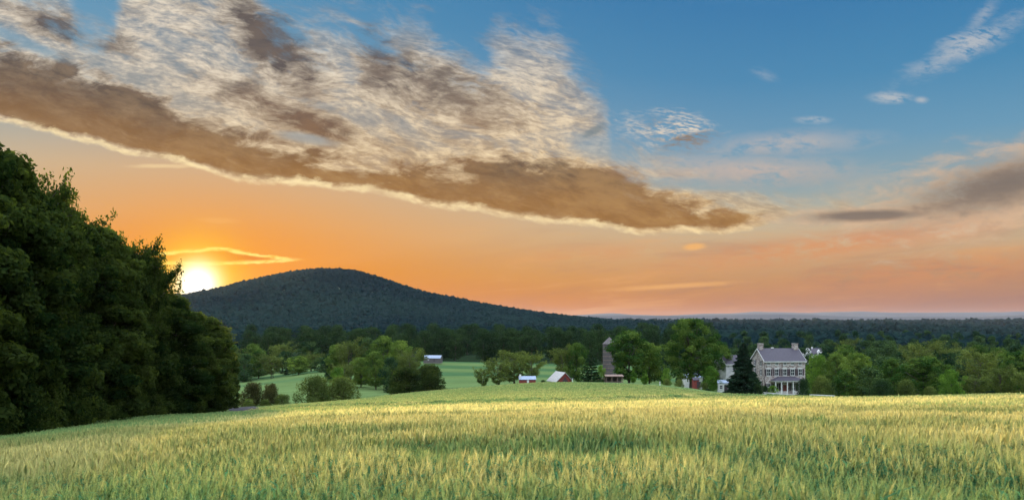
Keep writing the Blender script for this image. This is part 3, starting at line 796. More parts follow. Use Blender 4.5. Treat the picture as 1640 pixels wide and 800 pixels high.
def make_spruce_crown(name, seed, width, nleaf, layers=17, droop=.35, gap=0.0):
    r = np.random.default_rng(seed); P = []; T = []; A = []
    for L in range(layers):
        t = L / (layers - 1); z = .05 + .93 * t; R = width / 2 * (1 - t) ** .85 * r.uniform(.85, 1.12) + .008
        nb = max(5, int(15 * (1 - t) + 5))
        for b in range(nb):
            az = r.uniform(0, 6.28); Rb = R * r.uniform(.75, 1.12); n = int(nleaf / layers / nb * (1.7 - 1.3 * t)) + 3
            s = r.uniform(.12, 1, n) ** .7; q = np.stack([np.cos(az) * Rb * s, np.sin(az) * Rb * s, z - droop * Rb * s + .25 * Rb * s * s], 1)
            q += r.normal(0, 1, (n, 3)) * np.array([.012, .012, .012]) * (1.4 - t)
            P.append(q); T.append(np.full(n, np.clip(r.normal(.5, .2), 0, 1))); A.append(np.full(n, az))
    P = np.concatenate(P); T = np.concatenate(T); A = np.concatenate(A); n = len(P)
    a = unit(np.stack([np.cos(A), np.sin(A), -.25 + 0 * A], 1) + r.normal(0, .3, (n, 3))); N = unit(np.cross(a, r.normal(0, 1, (n, 3))) + [0, 0, .4]); b = np.cross(N, a)
    s = (.020 if layers > 15 else .026) * r.uniform(.6, 1.3, (n, 1))
    V = np.stack([P - a * s, P - b * s * .35, P + a * s * 1.2, P + b * s * .35], 1).reshape(-1, 3)
    return new_mesh(name, V, np.arange(n * 4).reshape(-1, 4), 4, np.repeat(T, 4)[:, None] * np.ones((1, 3)))
def make_trunk(name, seed, cs, r0=.022, top=.75, limbs=9, n=7, multi=1):
    r = random.Random(seed); b = MB()
    cs = [c for c in sorted(map(tuple, cs), key=lambda c: c[2]) if c[2] > .25] if cs is not None else []
    for s_ in range(multi):
        ox, oy = (r.uniform(-.06, .06), r.uniform(-.06, .06)) if multi > 1 else (0, 0)
        lx, ly = r.uniform(-.04, .04), r.uniform(-.04, .04)
        if multi > 1: lx *= 3; ly *= 3
        pts = [(ox, oy, -.03)] + [(ox + lx * t + r.uniform(-.008, .008), oy + ly * t + r.uniform(-.008, .008), top * t) for t in (.12, .35, .6, .8, 1)]
        k = r0 / multi ** .5
        b.tube(pts, [k * 1.35, k, k * .8, k * .6, k * .4, k * .15], n)
        for i in range(limbs):
            if not cs: break
            c = cs[r.randrange(len(cs))]; zb = max(.12, min(c[2] * .62, top * .85)); t = zb / top
            p0 = (ox + lx * t, oy + ly * t, zb); mid = ((p0[0] + c[0]) / 2 + r.uniform(-.02, .02), (p0[1] + c[1]) / 2 + r.uniform(-.02, .02), (p0[2] + c[2]) / 2 + .01)
            b.tube([p0, mid, c], [k * .42, k * .28, k * .08], 5)
    import bmesh
    me = bpy.data.meshes.new(name); me.from_pydata(b.v, [], b.f); me.update(); me.polygons.foreach_set('use_smooth', [True] * len(me.polygons)); me.materials.append(M['bark'])
    return me

def make_open_tree(seed, width, z0, limbs, twigs, nleaf, leaf, spread=.022, r0=.015, stems=1):
    """open crown grown on a real branch frame: leaves sit around the twigs"""
    r = random.Random(seed); g = np.random.default_rng(seed); b = MB(); segs = []; W = width / 2
    for st in range(stems):
        ox, oy = (r.uniform(-.05, .05), r.uniform(-.05, .05)) if stems > 1 else (0, 0)
        lx, ly = r.uniform(-.05, .05) * (3 if stems > 1 else 1), r.uniform(-.05, .05) * (3 if stems > 1 else 1)
        top = r.uniform(.86, .95); k = r0 / stems ** .5
        T_ = [np.array([ox, oy, -.03])] + [np.array([ox + lx * t + r.uniform(-.01, .01), oy + ly * t + r.uniform(-.01, .01), top * t]) for t in (.15, .35, .55, .75, .9, 1)]
        b.tube([tuple(p) for p in T_], [k * 1.3, k, k * .85, k * .65, k * .45, k * .3, k * .12], 6)
        segs.append((T_[-2], T_[-1], .5))
        for i in range(limbs // stems):
            t = z0 + (.93 - z0) * (i + r.random()) / (limbs / stems); az = i * 2.4 + r.uniform(-.4, .4) + st
            p0 = np.array([ox + lx * t / top, oy + ly * t / top, min(t, top) * .86])
            L = W * float(crown_profile('vase', np.array(min(1, (t - z0) / (1 - z0))))) * r.uniform(.65, 1.12)
            up = r.uniform(.25, .75) * L; d = np.array([math.cos(az), math.sin(az), 0])
            p1 = p0 + d * L * .5 + [0, 0, up * .35]; p2 = p0 + d * L + [r.uniform(-.02, .02), r.uniform(-.02, .02), up]; p2[2] = min(p2[2], .995)
            b.tube([tuple(p0), tuple(p1), tuple(p2)], [k * .4, k * .26, k * .07], 5); tint = r.random()
            segs.append((p1, p2, tint))
            for j in range(twigs):
                s = r.uniform(.25, 1.0); q0 = (p0 + (p1 - p0) * s * 2) if s < .5 else (p1 + (p2 - p1) * (s * 2 - 1))
                a2 = az + r.uniform(-1.5, 1.5); l2 = r.uniform(.06, .15) * (.6 + W); q1 = q0 + np.array([math.cos(a2), math.sin(a2), r.uniform(.0, 1.0)]) * l2; q1[2] = min(q1[2], 1.01)
                b.tube([tuple(q0), tuple(q1)], [k * .14, k * .04], 3); segs.append((q0, q1, np.clip(tint * .6 + r.random() * .5, 0, 1)))
    per = nleaf // len(segs) + 1; P = []; T = []
    for q0, q1, t in segs:
        s = g.uniform(.2, 1.12, (per, 1)); P.append(q0 + (q1 - q0) * s + g.normal(0, 1, (per, 3)) * spread * (1.15 - .45 * s)); T.append(np.clip(t + g.normal(0, .15, per), 0, 1))
    P = np.concatenate(P); T = np.concatenate(T); n = len(P); P[:, 2] = np.maximum(P[:, 2], .02)
    N = unit(g.normal(0, 1, (n, 3)) + [0, 0, .6]); a = unit(np.cross(N, g.normal(0, 1, (n, 3)))); c = np.cross(N, a); s = leaf * g.uniform(.6, 1.35, (n, 1))
    V = np.stack([P - a * s, P - c * s * .55, P + a * s, P + c * s * .55], 1).reshape(-1, 3)
    cm = new_mesh('crown', V, np.arange(n * 4).reshape(-1, 4), 4, np.repeat(T, 4)[:, None] * np.ones((1, 3)))
    me = bpy.data.meshes.new('trunk'); me.from_pydata(b.v, [], b.f); me.update(); me.polygons.foreach_set('use_smooth', [True] * len(me.polygons)); me.materials.append(M['bark'])
    return cm, me
def open_variety(key, n, mat, seed, **kw):
    PR[key] = []
    for i in range(n):
        cm, tm = make_open_tree(seed + i * 5, **kw); cm.materials.append(M[mat]); PR[key].append((cm, tm))

PR = {}   # plant kinds: list of (crown mesh, trunk mesh)
def variety(key, n, mat, kind, width, z0, ncl, nl, leaf, trunk=dict(), seed=0, **kw):
    PR[key] = []
    for i in range(n):
        cm, cs = make_crown('crown', seed + i * 7, kind, width, z0, ncl, nl, leaf, **kw); cm.materials.append(M[mat])
        tm = make_trunk('trunk', seed + i, cs, **trunk)
        PR[key].append((cm, tm))
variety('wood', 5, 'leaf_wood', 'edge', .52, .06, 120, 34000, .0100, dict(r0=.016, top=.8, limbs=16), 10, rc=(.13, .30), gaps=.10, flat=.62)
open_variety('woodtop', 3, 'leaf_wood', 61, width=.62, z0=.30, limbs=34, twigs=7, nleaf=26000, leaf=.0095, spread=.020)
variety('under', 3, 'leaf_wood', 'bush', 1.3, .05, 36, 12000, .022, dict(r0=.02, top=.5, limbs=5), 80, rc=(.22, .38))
variety('round', 4, 'leaf_mid', 'round', .95, .14, 100, 8000, .021, dict(r0=.022, top=.7, limbs=12), 100, rc=(.12, .28), gaps=.12, flat=.6)
variety('oak', 2, 'leaf_mid', 'oak', .92, .16, 140, 17000, .015, dict(r0=.022, top=.75, limbs=20), 130, rc=(.10, .22), gaps=.10, flat=.6)
open_variety('loose', 3, 'leaf_olive', 151, width=.95, z0=.22, limbs=36, twigs=6, nleaf=7500, leaf=.017, spread=.028, r0=.022, stems=3)
variety('bright', 2, 'leaf_bright', 'round', 1.2, .05, 70, 12000, .017, dict(r0=.018, top=.6, limbs=8), 170, rc=(.14, .30), flat=.6)
variety('sapling', 2, 'leaf_bright', 'flame', .50, .20, 26, 2600, .028, dict(r0=.016, top=.85, limbs=6), 190, rc=(.34, .60))
variety('bush', 3, 'leaf_olive', 'bush', 1.7, .04, 40, 8000, .028, dict(r0=.02, top=.5, limbs=8, multi=3), 210, rc=(.20, .36))
variety('bushdark', 2, 'leaf_dark', 'bush', 1.5, .04, 36, 7000, .028, dict(r0=.02, top=.5, limbs=6), 230, rc=(.20, .36))
variety('bushred', 2, 'leaf_red', 'bush', 1.5, .04, 36, 7000, .028, dict(r0=.02, top=.5, limbs=6), 240, rc=(.20, .36))
variety('belt', 5, 'leaf_dark', 'oak', .85, .10, 44, 3600, .022, dict(r0=.018, top=.75, limbs=5), 250, rc=(.18, .36), flat=.65)
variety('vale', 5, 'leaf_far', 'round', 1.0, .05, 44, 4200, .024, dict(r0=.02, top=.6, limbs=4), 280, rc=(.16, .32), flat=.6)
PR['spruce'] = [(make_spruce_crown('crown', 5, .48, 60000, 30, droop=.45), make_trunk('trunk', 5, None, r0=.014, top=.96, limbs=0))]
PR['spruce'][0][0].materials.append(M['leaf_conifer'])
PR['larch'] = [(make_spruce_crown('crown', 9, .50, 5200, 12, droop=.1), make_trunk('trunk', 9, None, r0=.009, top=.97, limbs=0))]
PR['larch'][0][0].materials.append(M['leaf_dark'])

prng = random.Random(3)
CROWN_W = dict(wood=.56, woodtop=.60, under=1.3, round=.95, oak=.92, loose=.95, bright=1.2, sapling=.5, bush=1.7, bushdark=1.5, bushred=1.5, belt=.85, vale=1.0, spruce=.48, larch=.50)
def plant(kind, p, Y, top, wpx, name, label, cat, group=None, k=None, sink=.25):
    """one tree or bush: bearing p, distance Y, height reaching the sight line of row top, crown wpx wide"""
    x = px(p, Y); zg = float(ground_z(x, Y)) - sink
    h = max(.6, zrow(top, Y) - zg); w = wpx / FOC * Y / CROWN_W[kind]
    w = min(max(w, h * .55), h * 1.6)
    cm, tm = PR[kind][prng.randrange(len(PR[kind])) if k is None else k % len(PR[kind])]
    o = thing(name, label, cat, (x, Y, zg), prng.uniform(0, 6.28), group)
    o.scale = (w, w, h)
    a = bpy.data.objects.new('trunk', tm); C.objects.link(a); a.parent = o
    b = bpy.data.objects.new('crown', cm); C.objects.link(b); b.parent = o
    return o

# ---- the wood on the left
ORD = ['first', 'second', 'third', 'fourth', 'fifth', 'sixth', 'seventh', 'eighth', 'ninth', 'tenth', 'eleventh', 'twelfth', 'thirteenth', 'fourteenth', 'fifteenth', 'sixteenth']
W1 = [(-120, 38, 200), (-45, 43, 222), (2, 47, 240), (42, 53, 290), (82, 60, 318), (122, 66, 345), (160, 71, 360), (196, 77, 376), (222, 82, 410), (252, 88, 458), (280, 94, 478), (308, 100, 494), (334, 106, 508), (352, 118, 528), (369, 127, 560)]
lab = {0: 'tall broad tree at the far left corner of the wood, cut off by the picture edge'}
for i, (p, Y, t) in enumerate(W1):
    L, g = 'leafy green tree in the edge row of the dark wood left of the wheat', 'trees of the dark wood left of the wheat'
    if p == 2: L, g = 'tallest dark tree at the left picture edge, its crown highest against the sky', None
    if p == 42: L, g = 'tall tree of the wood just right of the tallest one at the left picture edge', None
    if p == 369: L, g = 'small leafy tree at the right end of the left wood, beside the lane', None
    if p == 352: L, g = 'low round tree second from the lane at the right end of the left wood', None
    if not L.startswith(('tallest', 'tall tree', 'small', 'low', 'tall broad')): L, g = f'{ORD[len(W1) - 1 - i]} tree counting left from the lane in the edge row of the left wood', 'trees of the dark wood left of the wheat'
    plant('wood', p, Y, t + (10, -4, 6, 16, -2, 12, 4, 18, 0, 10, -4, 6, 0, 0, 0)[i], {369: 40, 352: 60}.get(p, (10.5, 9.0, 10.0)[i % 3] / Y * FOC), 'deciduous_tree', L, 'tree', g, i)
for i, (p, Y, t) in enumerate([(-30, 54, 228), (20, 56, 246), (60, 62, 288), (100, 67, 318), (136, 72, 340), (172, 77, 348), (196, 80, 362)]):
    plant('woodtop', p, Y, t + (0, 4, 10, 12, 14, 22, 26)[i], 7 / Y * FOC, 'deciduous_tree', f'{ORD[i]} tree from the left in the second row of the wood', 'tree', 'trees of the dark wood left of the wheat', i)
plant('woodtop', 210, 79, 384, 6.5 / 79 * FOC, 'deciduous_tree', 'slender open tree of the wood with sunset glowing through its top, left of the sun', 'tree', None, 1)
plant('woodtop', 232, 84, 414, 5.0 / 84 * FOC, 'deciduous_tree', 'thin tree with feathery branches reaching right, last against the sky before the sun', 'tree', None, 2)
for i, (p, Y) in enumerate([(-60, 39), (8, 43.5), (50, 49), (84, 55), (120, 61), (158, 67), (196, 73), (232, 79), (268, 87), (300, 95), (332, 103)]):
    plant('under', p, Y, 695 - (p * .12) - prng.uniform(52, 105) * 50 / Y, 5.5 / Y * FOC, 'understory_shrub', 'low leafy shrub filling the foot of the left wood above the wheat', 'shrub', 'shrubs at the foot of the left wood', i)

# ---- bushes at the corner of the wood and beyond the green crop
plant('bushred', 405, 150, 612, 52, 'dark_bush', 'dark brownish bush right of the lane, left one of the dark pair', 'bush', k=0)
plant('bushred', 434, 149, 614, 40, 'dark_bush', 'dark bush behind the small light green bush, right one of the dark pair', 'bush', k=1)
plant('bush', 398, 145, 638, 24, 'small_bush', 'small rounded brown bush nearest the lane', 'bush', k=0)
plant('bush', 424, 145, 639, 22, 'small_bush', 'small rounded brown bush second from the lane', 'bush', k=1)
plant('bush', 452, 147, 631, 28, 'small_bush', 'small light green bush between the dark bushes and the big olive thicket', 'bush', k=2)
plant('bush', 506, 152, 602, 76, 'wide_bush', 'wide olive thicket in the hollow, left half', 'bush', k=0)
plant('bush', 548, 157, 603, 66, 'wide_bush', 'wide olive thicket in the hollow, right half tapering to the grass path', 'bush', k=1)
# ---- grove on the slope
G = [(538, 300, 552, 44), (560, 295, 542, 52), (588, 300, 540, 56), (614, 290, 538, 56), (640, 272, 545, 56), (655, 258, 560, 56), (626, 252, 572, 44), (602, 264, 562, 44), (578, 272, 572, 40), (548, 268, 582, 36), (528, 305, 566, 34)]
for i, (p, Y, t, w) in enumerate(G):
    plant(('round', 'loose', 'vale', 'round')[i % 4], p, Y, t, w, 'grove_tree', f"round leafy tree, {ORD[sorted(q[0] for q in G if (q[1] > 270) == (Y > 270)).index(p)]} from the left in the {'back' if Y > 270 else 'front'} line of the grove", 'tree', 'trees of the grove below the hill', i)
plant('bright', 541, 255, 588, 32, 'grove_tree', 'bright green small tree at the left foot of the grove', 'tree', k=0)
plant('under', 652, 232, 588, 78, 'grove_tree', 'dark broad tree at the lower right corner of the grove, left of two', 'tree', k=0)
plant('under', 688, 236, 584, 66, 'grove_tree', 'dark broad tree at the lower right tip of the grove against the meadow', 'tree', k=1)
plant('bush', 637, 236, 600, 34, 'grove_tree', 'olive bushy tree at the front of the grove beside the dark broad trees', 'tree', k=2)
# ---- row of trees behind the slope, on the left
HR = [(345, 350, 556), (368, 362, 560), (392, 350, 566), (414, 372, 560), (436, 355, 567), (458, 368, 562), (478, 352, 570), (498, 370, 564), (516, 352, 572), (405, 410, 550), (450, 415, 548), (495, 420, 547), (360, 405, 545)]
for i, (p, Y, t) in enumerate(HR):
    back = Y > 400
    o_ = ORD[sorted((-q[0] for q in HR if (q[1] > 400) == back)).index(-p)]
    plant(('round', 'loose', 'vale')[i % 3], p, Y, t, 44, 'hedgerow_tree', f"{o_} tree left of the grove in the {'back' if back else 'front'} line behind the green slope", 'tree', 'trees in the row behind the green slope', i)
# ---- dark belt of forest across the middle
for Y, t0, n in [(486, 531, 27), (535, 526, 27), (600, 520, 27)]:
    for i in range(n):
        p = 385 + (i + prng.uniform(.1, .9)) * (1150 - 385) / n
        plant('belt', p, Y + prng.uniform(-14, 14), t0 + prng.uniform(-5, 5) + (3 if p < 560 else 0), prng.uniform(34, 46), 'forest_tree', 'dark tree in the forest belt across the middle, below the hill', 'tree', 'trees of the dark forest belt', i)
# ---- trees round the farm
F_ = [('loose', 772, 203, 588, 32, 'small_tree', 'small thin stemmed olive tree, leftmost of the clump left of the red shed', 'tree'),
 ('loose', 800, 206, 574, 48, 'multi_stemmed_tree', 'olive tree with many bare stems, left of three above the red shed', 'tree'),
 ('loose', 826, 212, 562, 54, 'multi_stemmed_tree', 'tallest olive tree with bare stems directly behind the red shed', 'tree'),
 ('loose', 853, 206, 563, 46, 'multi_stemmed_tree', 'open olive tree with bare stems, right of three above the red shed', 'tree'),
 ('loose', 903, 219, 553, 46, 'pale_tree', 'pale olive tree directly behind the red barn', 'tree'),
 ('round', 924, 217, 549, 42, 'dark_green_tree', 'upright dark green tree at the right of the red barn', 'tree'),
 ('larch', 947, 183, 561, 34, 'layered_conifer', 'slim open conifer with layered branches between the barn and the silo', 'conifer'),
 ('round', 1007, 197, 530, 88, 'broad_tree', 'big rounded tree overlapping the silo', 'tree'),
 ('round', 1040, 203, 549, 56, 'broad_tree', 'mid sized blue green tree between the rounded tree and the giant one', 'tree'),
 ('oak', 1106, 192, 510, 92, 'giant_tree', 'giant spreading tree, tallest on the farm, standing clear above the horizon', 'tree'),
 ('round', 1152, 206, 546, 48, 'side_tree', 'tree behind the right flank of the giant tree', 'tree'),
 ('bright', 962, 187, 585, 18, 'young_tree', 'bright little tree at the foot of the silo', 'tree'),
 ('sapling', 1014, 172, 589, 13, 'sapling', 'yellow green sapling, left of the two on the lawn', 'young tree'),
 ('sapling', 1033, 165, 592, 14, 'sapling', 'yellow green sapling, right of the two, standing in front on the lawn', 'young tree'),
 ('bright', 1067, 184, 589, 20, 'young_tree', 'bright green bushy tree under the left side of the giant tree', 'tree'),
 ('bright', 1138, 180, 586, 34, 'young_tree', 'bright green tree in front of the white sheds, left of the spruce', 'tree'),
 ('bush', 1068, 178, 606, 17, 'lawn_shrub', 'brown rounded shrub on the lawn edge, left of a pair', 'shrub'),
 ('bush', 1088, 176, 607, 19, 'lawn_shrub', 'brown rounded shrub on the lawn edge, right of a pair', 'shrub'),
 ('bush', 1128, 176, 612, 18, 'lawn_shrub', 'brown shrub right of the small red shed door', 'shrub'),
 ('bushdark', 1133, 172, 622, 12, 'low_shrub', 'low dark shrub at the foot of the lawn near the white sheds', 'shrub'),
 ('spruce', 1191, 178, 549, 54, 'spruce', 'tall dark spruce standing left of the stone farmhouse', 'conifer'),
 ('bushdark', 1211, 176, 607, 26, 'garden_shrub', 'dark green shrub between the spruce and the farmhouse gable', 'shrub'),
 ('bright', 1238, 184, 617, 22, 'garden_shrub', 'light green shrub before the left half of the porch', 'shrub'),
 ('bushdark', 1225, 184, 617, 14, 'garden_shrub', 'small dark shrub under the gable corner of the farmhouse', 'shrub'),
 ('bushdark', 1287, 179, 606, 24, 'garden_shrub', 'dark shrub at the right end of the porch', 'shrub'),
 ('bush', 1316, 190, 601, 44, 'garden_tree', 'brownish rounded tree right of the farmhouse, above the white fence', 'tree'),
 ('bushdark', 870, 190, 608, 12, 'hedge', 'low dark green hedge right of the red shed', 'hedge'),
 ('vale', 1172, 214, 566, 40, 'back_tree', 'dark tree behind the white cottage left of the spruce', 'tree')]
for i, (k_, p, Y, t, w, nm, L, c_) in enumerate(F_): plant(k_, p, Y, t, w, nm, L, c_, k=i)
# ---- trees right of the farmhouse
R_ = [('bright', 1310, 246, 567, 46, 'leafy_tree', 'light green tree just right of the farmhouse, below the far white house'),
 ('round', 1340, 240, 566, 48, 'leafy_tree', 'round tree second to the right from the farmhouse'),
 ('round', 1374, 226, 566, 62, 'leafy_tree', 'wide pale topped tree third to the right from the farmhouse'),
 ('round', 1352, 204, 592, 50, 'leafy_tree', 'low dark green tree in front, left end of the right hand hedge line'),
 ('vale', 1394, 203, 588, 62, 'leafy_tree', 'dark low tree in front of the wide pale topped tree'),
 ('round', 1428, 220, 574, 54, 'leafy_tree', 'dark tree left of the bright green pair'),
 ('oak', 1480, 200, 573, 84, 'leafy_tree', 'large bright green tree, the bigger left one of the bright pair'),
 ('bright', 1524, 190, 591, 44, 'leafy_tree', 'small intensely green tree, right one of the bright pair'),
 ('loose', 1468, 300, 548, 60, 'tall_olive_tree', 'tall greyish tree rising behind the bright green pair'),
 ('bushdark', 1412, 192, 608, 44, 'field_shrub', 'dark shrub at the wheat edge between the two dark trees'),
 ('bush', 1490, 186, 618, 30, 'field_shrub', 'grey green shrub at the wheat edge under the bright pair'),
 ('loose', 1572, 240, 562, 66, 'olive_tree', 'olive brown tree right of the bright green pair, in the second line'),
 ('loose', 1560, 196, 600, 50, 'thin_tree', 'thin grey green tree with visible stems right of the small bright tree'),
 ('loose', 1606, 200, 584, 56, 'thin_tree', 'bare stemmed open tree near the right picture edge'),
 ('round', 1632, 226, 562, 60, 'edge_tree', 'dark rounded tree cut by the right picture edge'),
 ('loose', 1648, 192, 590, 50, 'edge_tree', 'open tree at the wheat edge, cut by the right picture edge'),
 ('bush', 1452, 190, 607, 44, 'field_shrub', 'green shrub at the wheat edge left of the bright pair'),
 ('bushdark', 1332, 200, 612, 24, 'field_shrub', 'dark shrub at the right end of the white garden fence')]
for i, (k_, p, Y, t, w, nm, L) in enumerate(R_): plant(k_, p, Y, t, w, nm, L, 'tree' if 'tree' in nm else 'shrub', k=i)
for Y, t0, n in [(275, 571, 9), (335, 561, 12), (410, 552, 13), (510, 545, 15), (640, 538, 17), (790, 531, 20)]:
    for i in range(n):
        p0 = 1285 if Y < 600 else 1150
        p = p0 + (i + prng.uniform(0, 1)) * (1700 - p0) / n
        if 1286 < p < 1318 and Y < 560: t_ = max(t0 + 6, 573)
        else: t_ = t0 + prng.uniform(-4, 5)
        plant(('vale', 'vale', 'round', 'vale', 'loose')[prng.randrange(5)] if Y < 600 else 'vale', p, Y + prng.uniform(-16, 16), t_, prng.uniform(12, 18) / Y * FOC, 'valley_tree', 'tree in the woods that fill the valley on the right', 'tree', 'trees in the woods of the right hand valley', i)
# between the big trees of the farm and the belt
for i, (p, Y, t) in enumerate([(1062, 300, 556), (1090, 320, 552), (1128, 300, 556), (1150, 340, 550), (1178, 330, 556), (1205, 350, 552), (1235, 370, 552), (1262, 380, 554), (1285, 400, 556)]):
    plant('vale', p, Y, t, 46, 'valley_tree', f'{ORD[i]} tree to the right of the giant tree in the line behind the farm', 'tree', 'trees behind the farm', i)

# ---- woods too far to count: the hillside and the valley floor
def far_woods(name, X, Y, Z, R, seed, props):
    r = np.random.default_rng(seed); n = len(X)
    t = (1 + 5 ** .5) / 2
    base = np.array([(-1, t, 0), (1, t, 0), (-1, -t, 0), (1, -t, 0), (0, -1, t), (0, 1, t), (0, -1, -t), (0, 1, -t), (t, 0, -1), (t, 0, 1), (-t, 0, -1), (-t, 0, 1)], float); base = unit(base)
    f0 = [(0, 11, 5), (0, 5, 1), (0, 1, 7), (0, 7, 10), (0, 10, 11), (1, 5, 9), (5, 11, 4), (11, 10, 2), (10, 7, 6), (7, 1, 8), (3, 9, 4), (3, 4, 2), (3, 2, 6), (3, 6, 8), (3, 8, 9), (4, 9, 5), (2, 4, 11), (6, 2, 10), (8, 6, 7), (9, 8, 1)]
    vs = [tuple(b) for b in base]; cache = {}; f1 = []
    def mid(a, b):
        k = (min(a, b), max(a, b))
        if k not in cache:
            m_ = unit((np.array(vs[a]) + np.array(vs[b]))[None])[0]; cache[k] = len(vs); vs.append(tuple(m_))
        return cache[k]
    for a, b, c in f0:
        x, y, z = mid(a, b), mid(b, c), mid(c, a); f1 += [(a, x, z), (b, y, x), (c, z, y), (x, y, z)]
    B = np.array(vs); F = np.array(f1)
    jit = 1 + r.normal(0, .16, (n, len(B), 1))
    sq = r.uniform(.75, 1.35, (n, 1, 1))
    V = B[None] * jit * R[:, None, None] * np.concatenate([np.ones((n, 1, 2)), sq], -1).reshape(n, 1, 3)
    V = V + np.stack([X, Y, Z], -1)[:, None]
    T = np.clip(r.normal(.5, .24, n) + (fbm(X / 230., Y / 330., seed + 50, 3) - .5) * 1.5, 0, 1); T = np.repeat(T, len(B)) + r.normal(0, .05, n * len(B))
    FF = (F[None] + (np.arange(n) * len(B))[:, None, None]).reshape(-1, 3)
    me = new_mesh(name, V.reshape(-1, 3), FF, 3, np.clip(T, 0, 1)[:, None] * np.ones((1, 3)))
    link(name, me, M['canopy'], None, None, **props)
M['canopy'] = leaf_material('canopy', (.005, .015, .018, 1), (.013, .029, .025, 1), .05, 0.0)
r_ = np.random.default_rng(4)
n = 30000
X = r_.uniform(-1500, 900, n); Y = r_.uniform(1480, 2760, n); Z = hill_z(X, Y); k = (Z > -31.6) & (np.abs(X / Y) < .75)
X, Y, Z = X[k], Y[k], Z[k]
far_woods('hillside_forest', X, Y, Z + 3, r_.uniform(4.5, 9.0, len(X)), 1, dict(kind='stuff'))
n = 15000
Y = np.exp(r_.uniform(math.log(690), math.log(7500), n)); U = r_.uniform(-.70, .74, n); X = U * Y
Z = ground_z(X, Y); R = np.clip(r_.uniform(5.5, 9.0, n) * np.clip(Y / 1500., 1, 2.6), 0, 22)
k = ((U > -.02) | (Y < 1700)) & (fbm(X / 260., Y / 160., 77, 3) < .64)
far_woods('valley_forest', X[k], Y[k], (Z + np.minimum(R * .8, 9))[k], R[k], 2, dict(kind='stuff'))

# ------------------------------------------------------------------ buildings
def stone_material():
    m, nt, p = mat_base('field_stone')
    P = pos()
    v = nt.nodes.new('ShaderNodeTexVoronoi'); v.inputs['Scale'].default_value = 2.6; v.feature = 'F1'
    mp = nt.nodes.new('ShaderNodeMapping'); mp.inputs['Scale'].default_value = (1, 1, 1.6); nt.links.new(P.s, mp.inputs[0]); nt.links.new(mp.outputs[0], v.inputs['Vector'])
    sep = nt.nodes.new('ShaderNodeSeparateColor'); nt.links.new(v.outputs['Color'], sep.inputs[0])
    c = ramp(E(sep.outputs[0]), [(0, (.11, .075, .072, 1)), (.4, (.24, .18, .17, 1)), (.7, (.34, .28, .265, 1)), (1, (.48, .45, .43, 1))])
    joint = sstep(E(v.outputs['Distance']), .42, .62)
    c = mixc(joint * .6, c, (.48, .45, .43, 1)); nt.links.new(c.s, p.inputs['Base Color']); p.inputs['Roughness'].default_value = .9
    b = nt.nodes.new('ShaderNodeBump'); b.inputs['Strength'].default_value = .5; b.inputs['Distance'].default_value = .05; nt.links.new(v.outputs['Distance'], b.inputs['Height']); nt.links.new(b.outputs[0], p.inputs['Normal'])
    return m
M['stone'] = stone_material()
M['slate'] = noisy_material('slate_roof', (.028, .024, .040, 1), (.048, .042, .064, 1), 2.0, .7, (1, 1, 6), .4)
M['white'] = noisy_material('white_paint', (.55, .56, .56, 1), (.70, .70, .70, 1), 1.5, .6, (1, 1, 1))
M['cottage_white'] = noisy_material('whitewash', (.36, .37, .38, 1), (.50, .50, .50, 1), 1.0, .7)
M['shutter'] = noisy_material('dark_shutter', (.030, .020, .028, 1), (.055, .035, .045, 1), 3, .6, (1, 1, 8))
M['red'] = noisy_material('barn_red', (.14, .022, .020, 1), (.24, .045, .035, 1), 2.5, .8, (6, 6, .4))
M['tin'] = noisy_material('pale_tin_roof', (.34, .33, .33, 1), (.46, .44, .43, 1), 1.2, .55, (1, 5, 1))
M['bluetin'] = noisy_material('blue_grey_roof', (.17, .22, .32, 1), (.24, .30, .41, 1), 1.2, .55, (5, 1, 1))
M['silo'] = noisy_material('silo_staves', (.07, .062, .066, 1), (.12, .105, .108, 1), 2.0, .85, (1, 1, 4), .3)
M['wood'] = noisy_material('weathered_wood', (.14, .09, .075, 1), (.27, .19, .16, 1), 3.0, .85, (1, 1, 5))
M['door'] = noisy_material('door_red', (.16, .035, .03, 1), (.22, .05, .04, 1), 3, .6)
def glass_mat():
    m, nt, p = mat_base('window_glass'); p.inputs['Base Color'].default_value = (.02, .025, .035, 1); p.inputs['Roughness'].default_value = .08; return m
M['glass'] = glass_mat()

def window(parent, x0, x1, z0, z1, side='front', at=0.0, shutters=True, mull=2, shutter_w=.42):
    """frame > pane and sill; shutters are parts of their own. side: front (plane y = at) or gable (plane x = at)"""
    def B(mb, a0, a1, d0, d1, c0, c1):
        if side == 'front': mb.box(a0, a1, at - d1, at - d0, c0, c1)
        else: mb.box(at - d1, at - d0, a0, a1, c0, c1)
    f = MB(); t = .07
    B(f, x0 - t, x0, -.02, .06, z0 - t, z1 + t); B(f, x1, x1 + t, -.02, .06, z0 - t, z1 + t)
    B(f, x0, x1, -.02, .058, z1, z1 + t); B(f, x0, x1, -.02, .058, z0 - t, z0)
    if mull:
        B(f, (x0 + x1) / 2 - .02, (x0 + x1) / 2 + .02, -.02, .04, z0, z1); B(f, x0, (x0 + x1) / 2 - .02, -.02, .04, (z0 + z1) / 2 - .03, (z0 + z1) / 2 + .03)
        B(f, (x0 + x1) / 2 + .02, x1, -.02, .04, (z0 + z1) / 2 - .03, (z0 + z1) / 2 + .03)
    fr = f.build('window', M['white'], parent)
    g = MB(); B(g, x0, x1, -.01, .015, z0, z1); g.build('pane', M['glass'], fr)
    s = MB(); B(s, x0 - .12, x1 + .12, -.02, .12, z0 - t - .07, z0 - t - .002); s.build('sill', M['white'], fr)
    if shutters:
        for a0, a1 in ((x0 - t - .02 - shutter_w, x0 - t - .02), (x1 + t + .02, x1 + t + .02 + shutter_w)):
            h = MB(); B(h, a0, a1, -.01, .05, z0 - .05, z1 + .05); h.build('shutter', M['shutter'], parent)

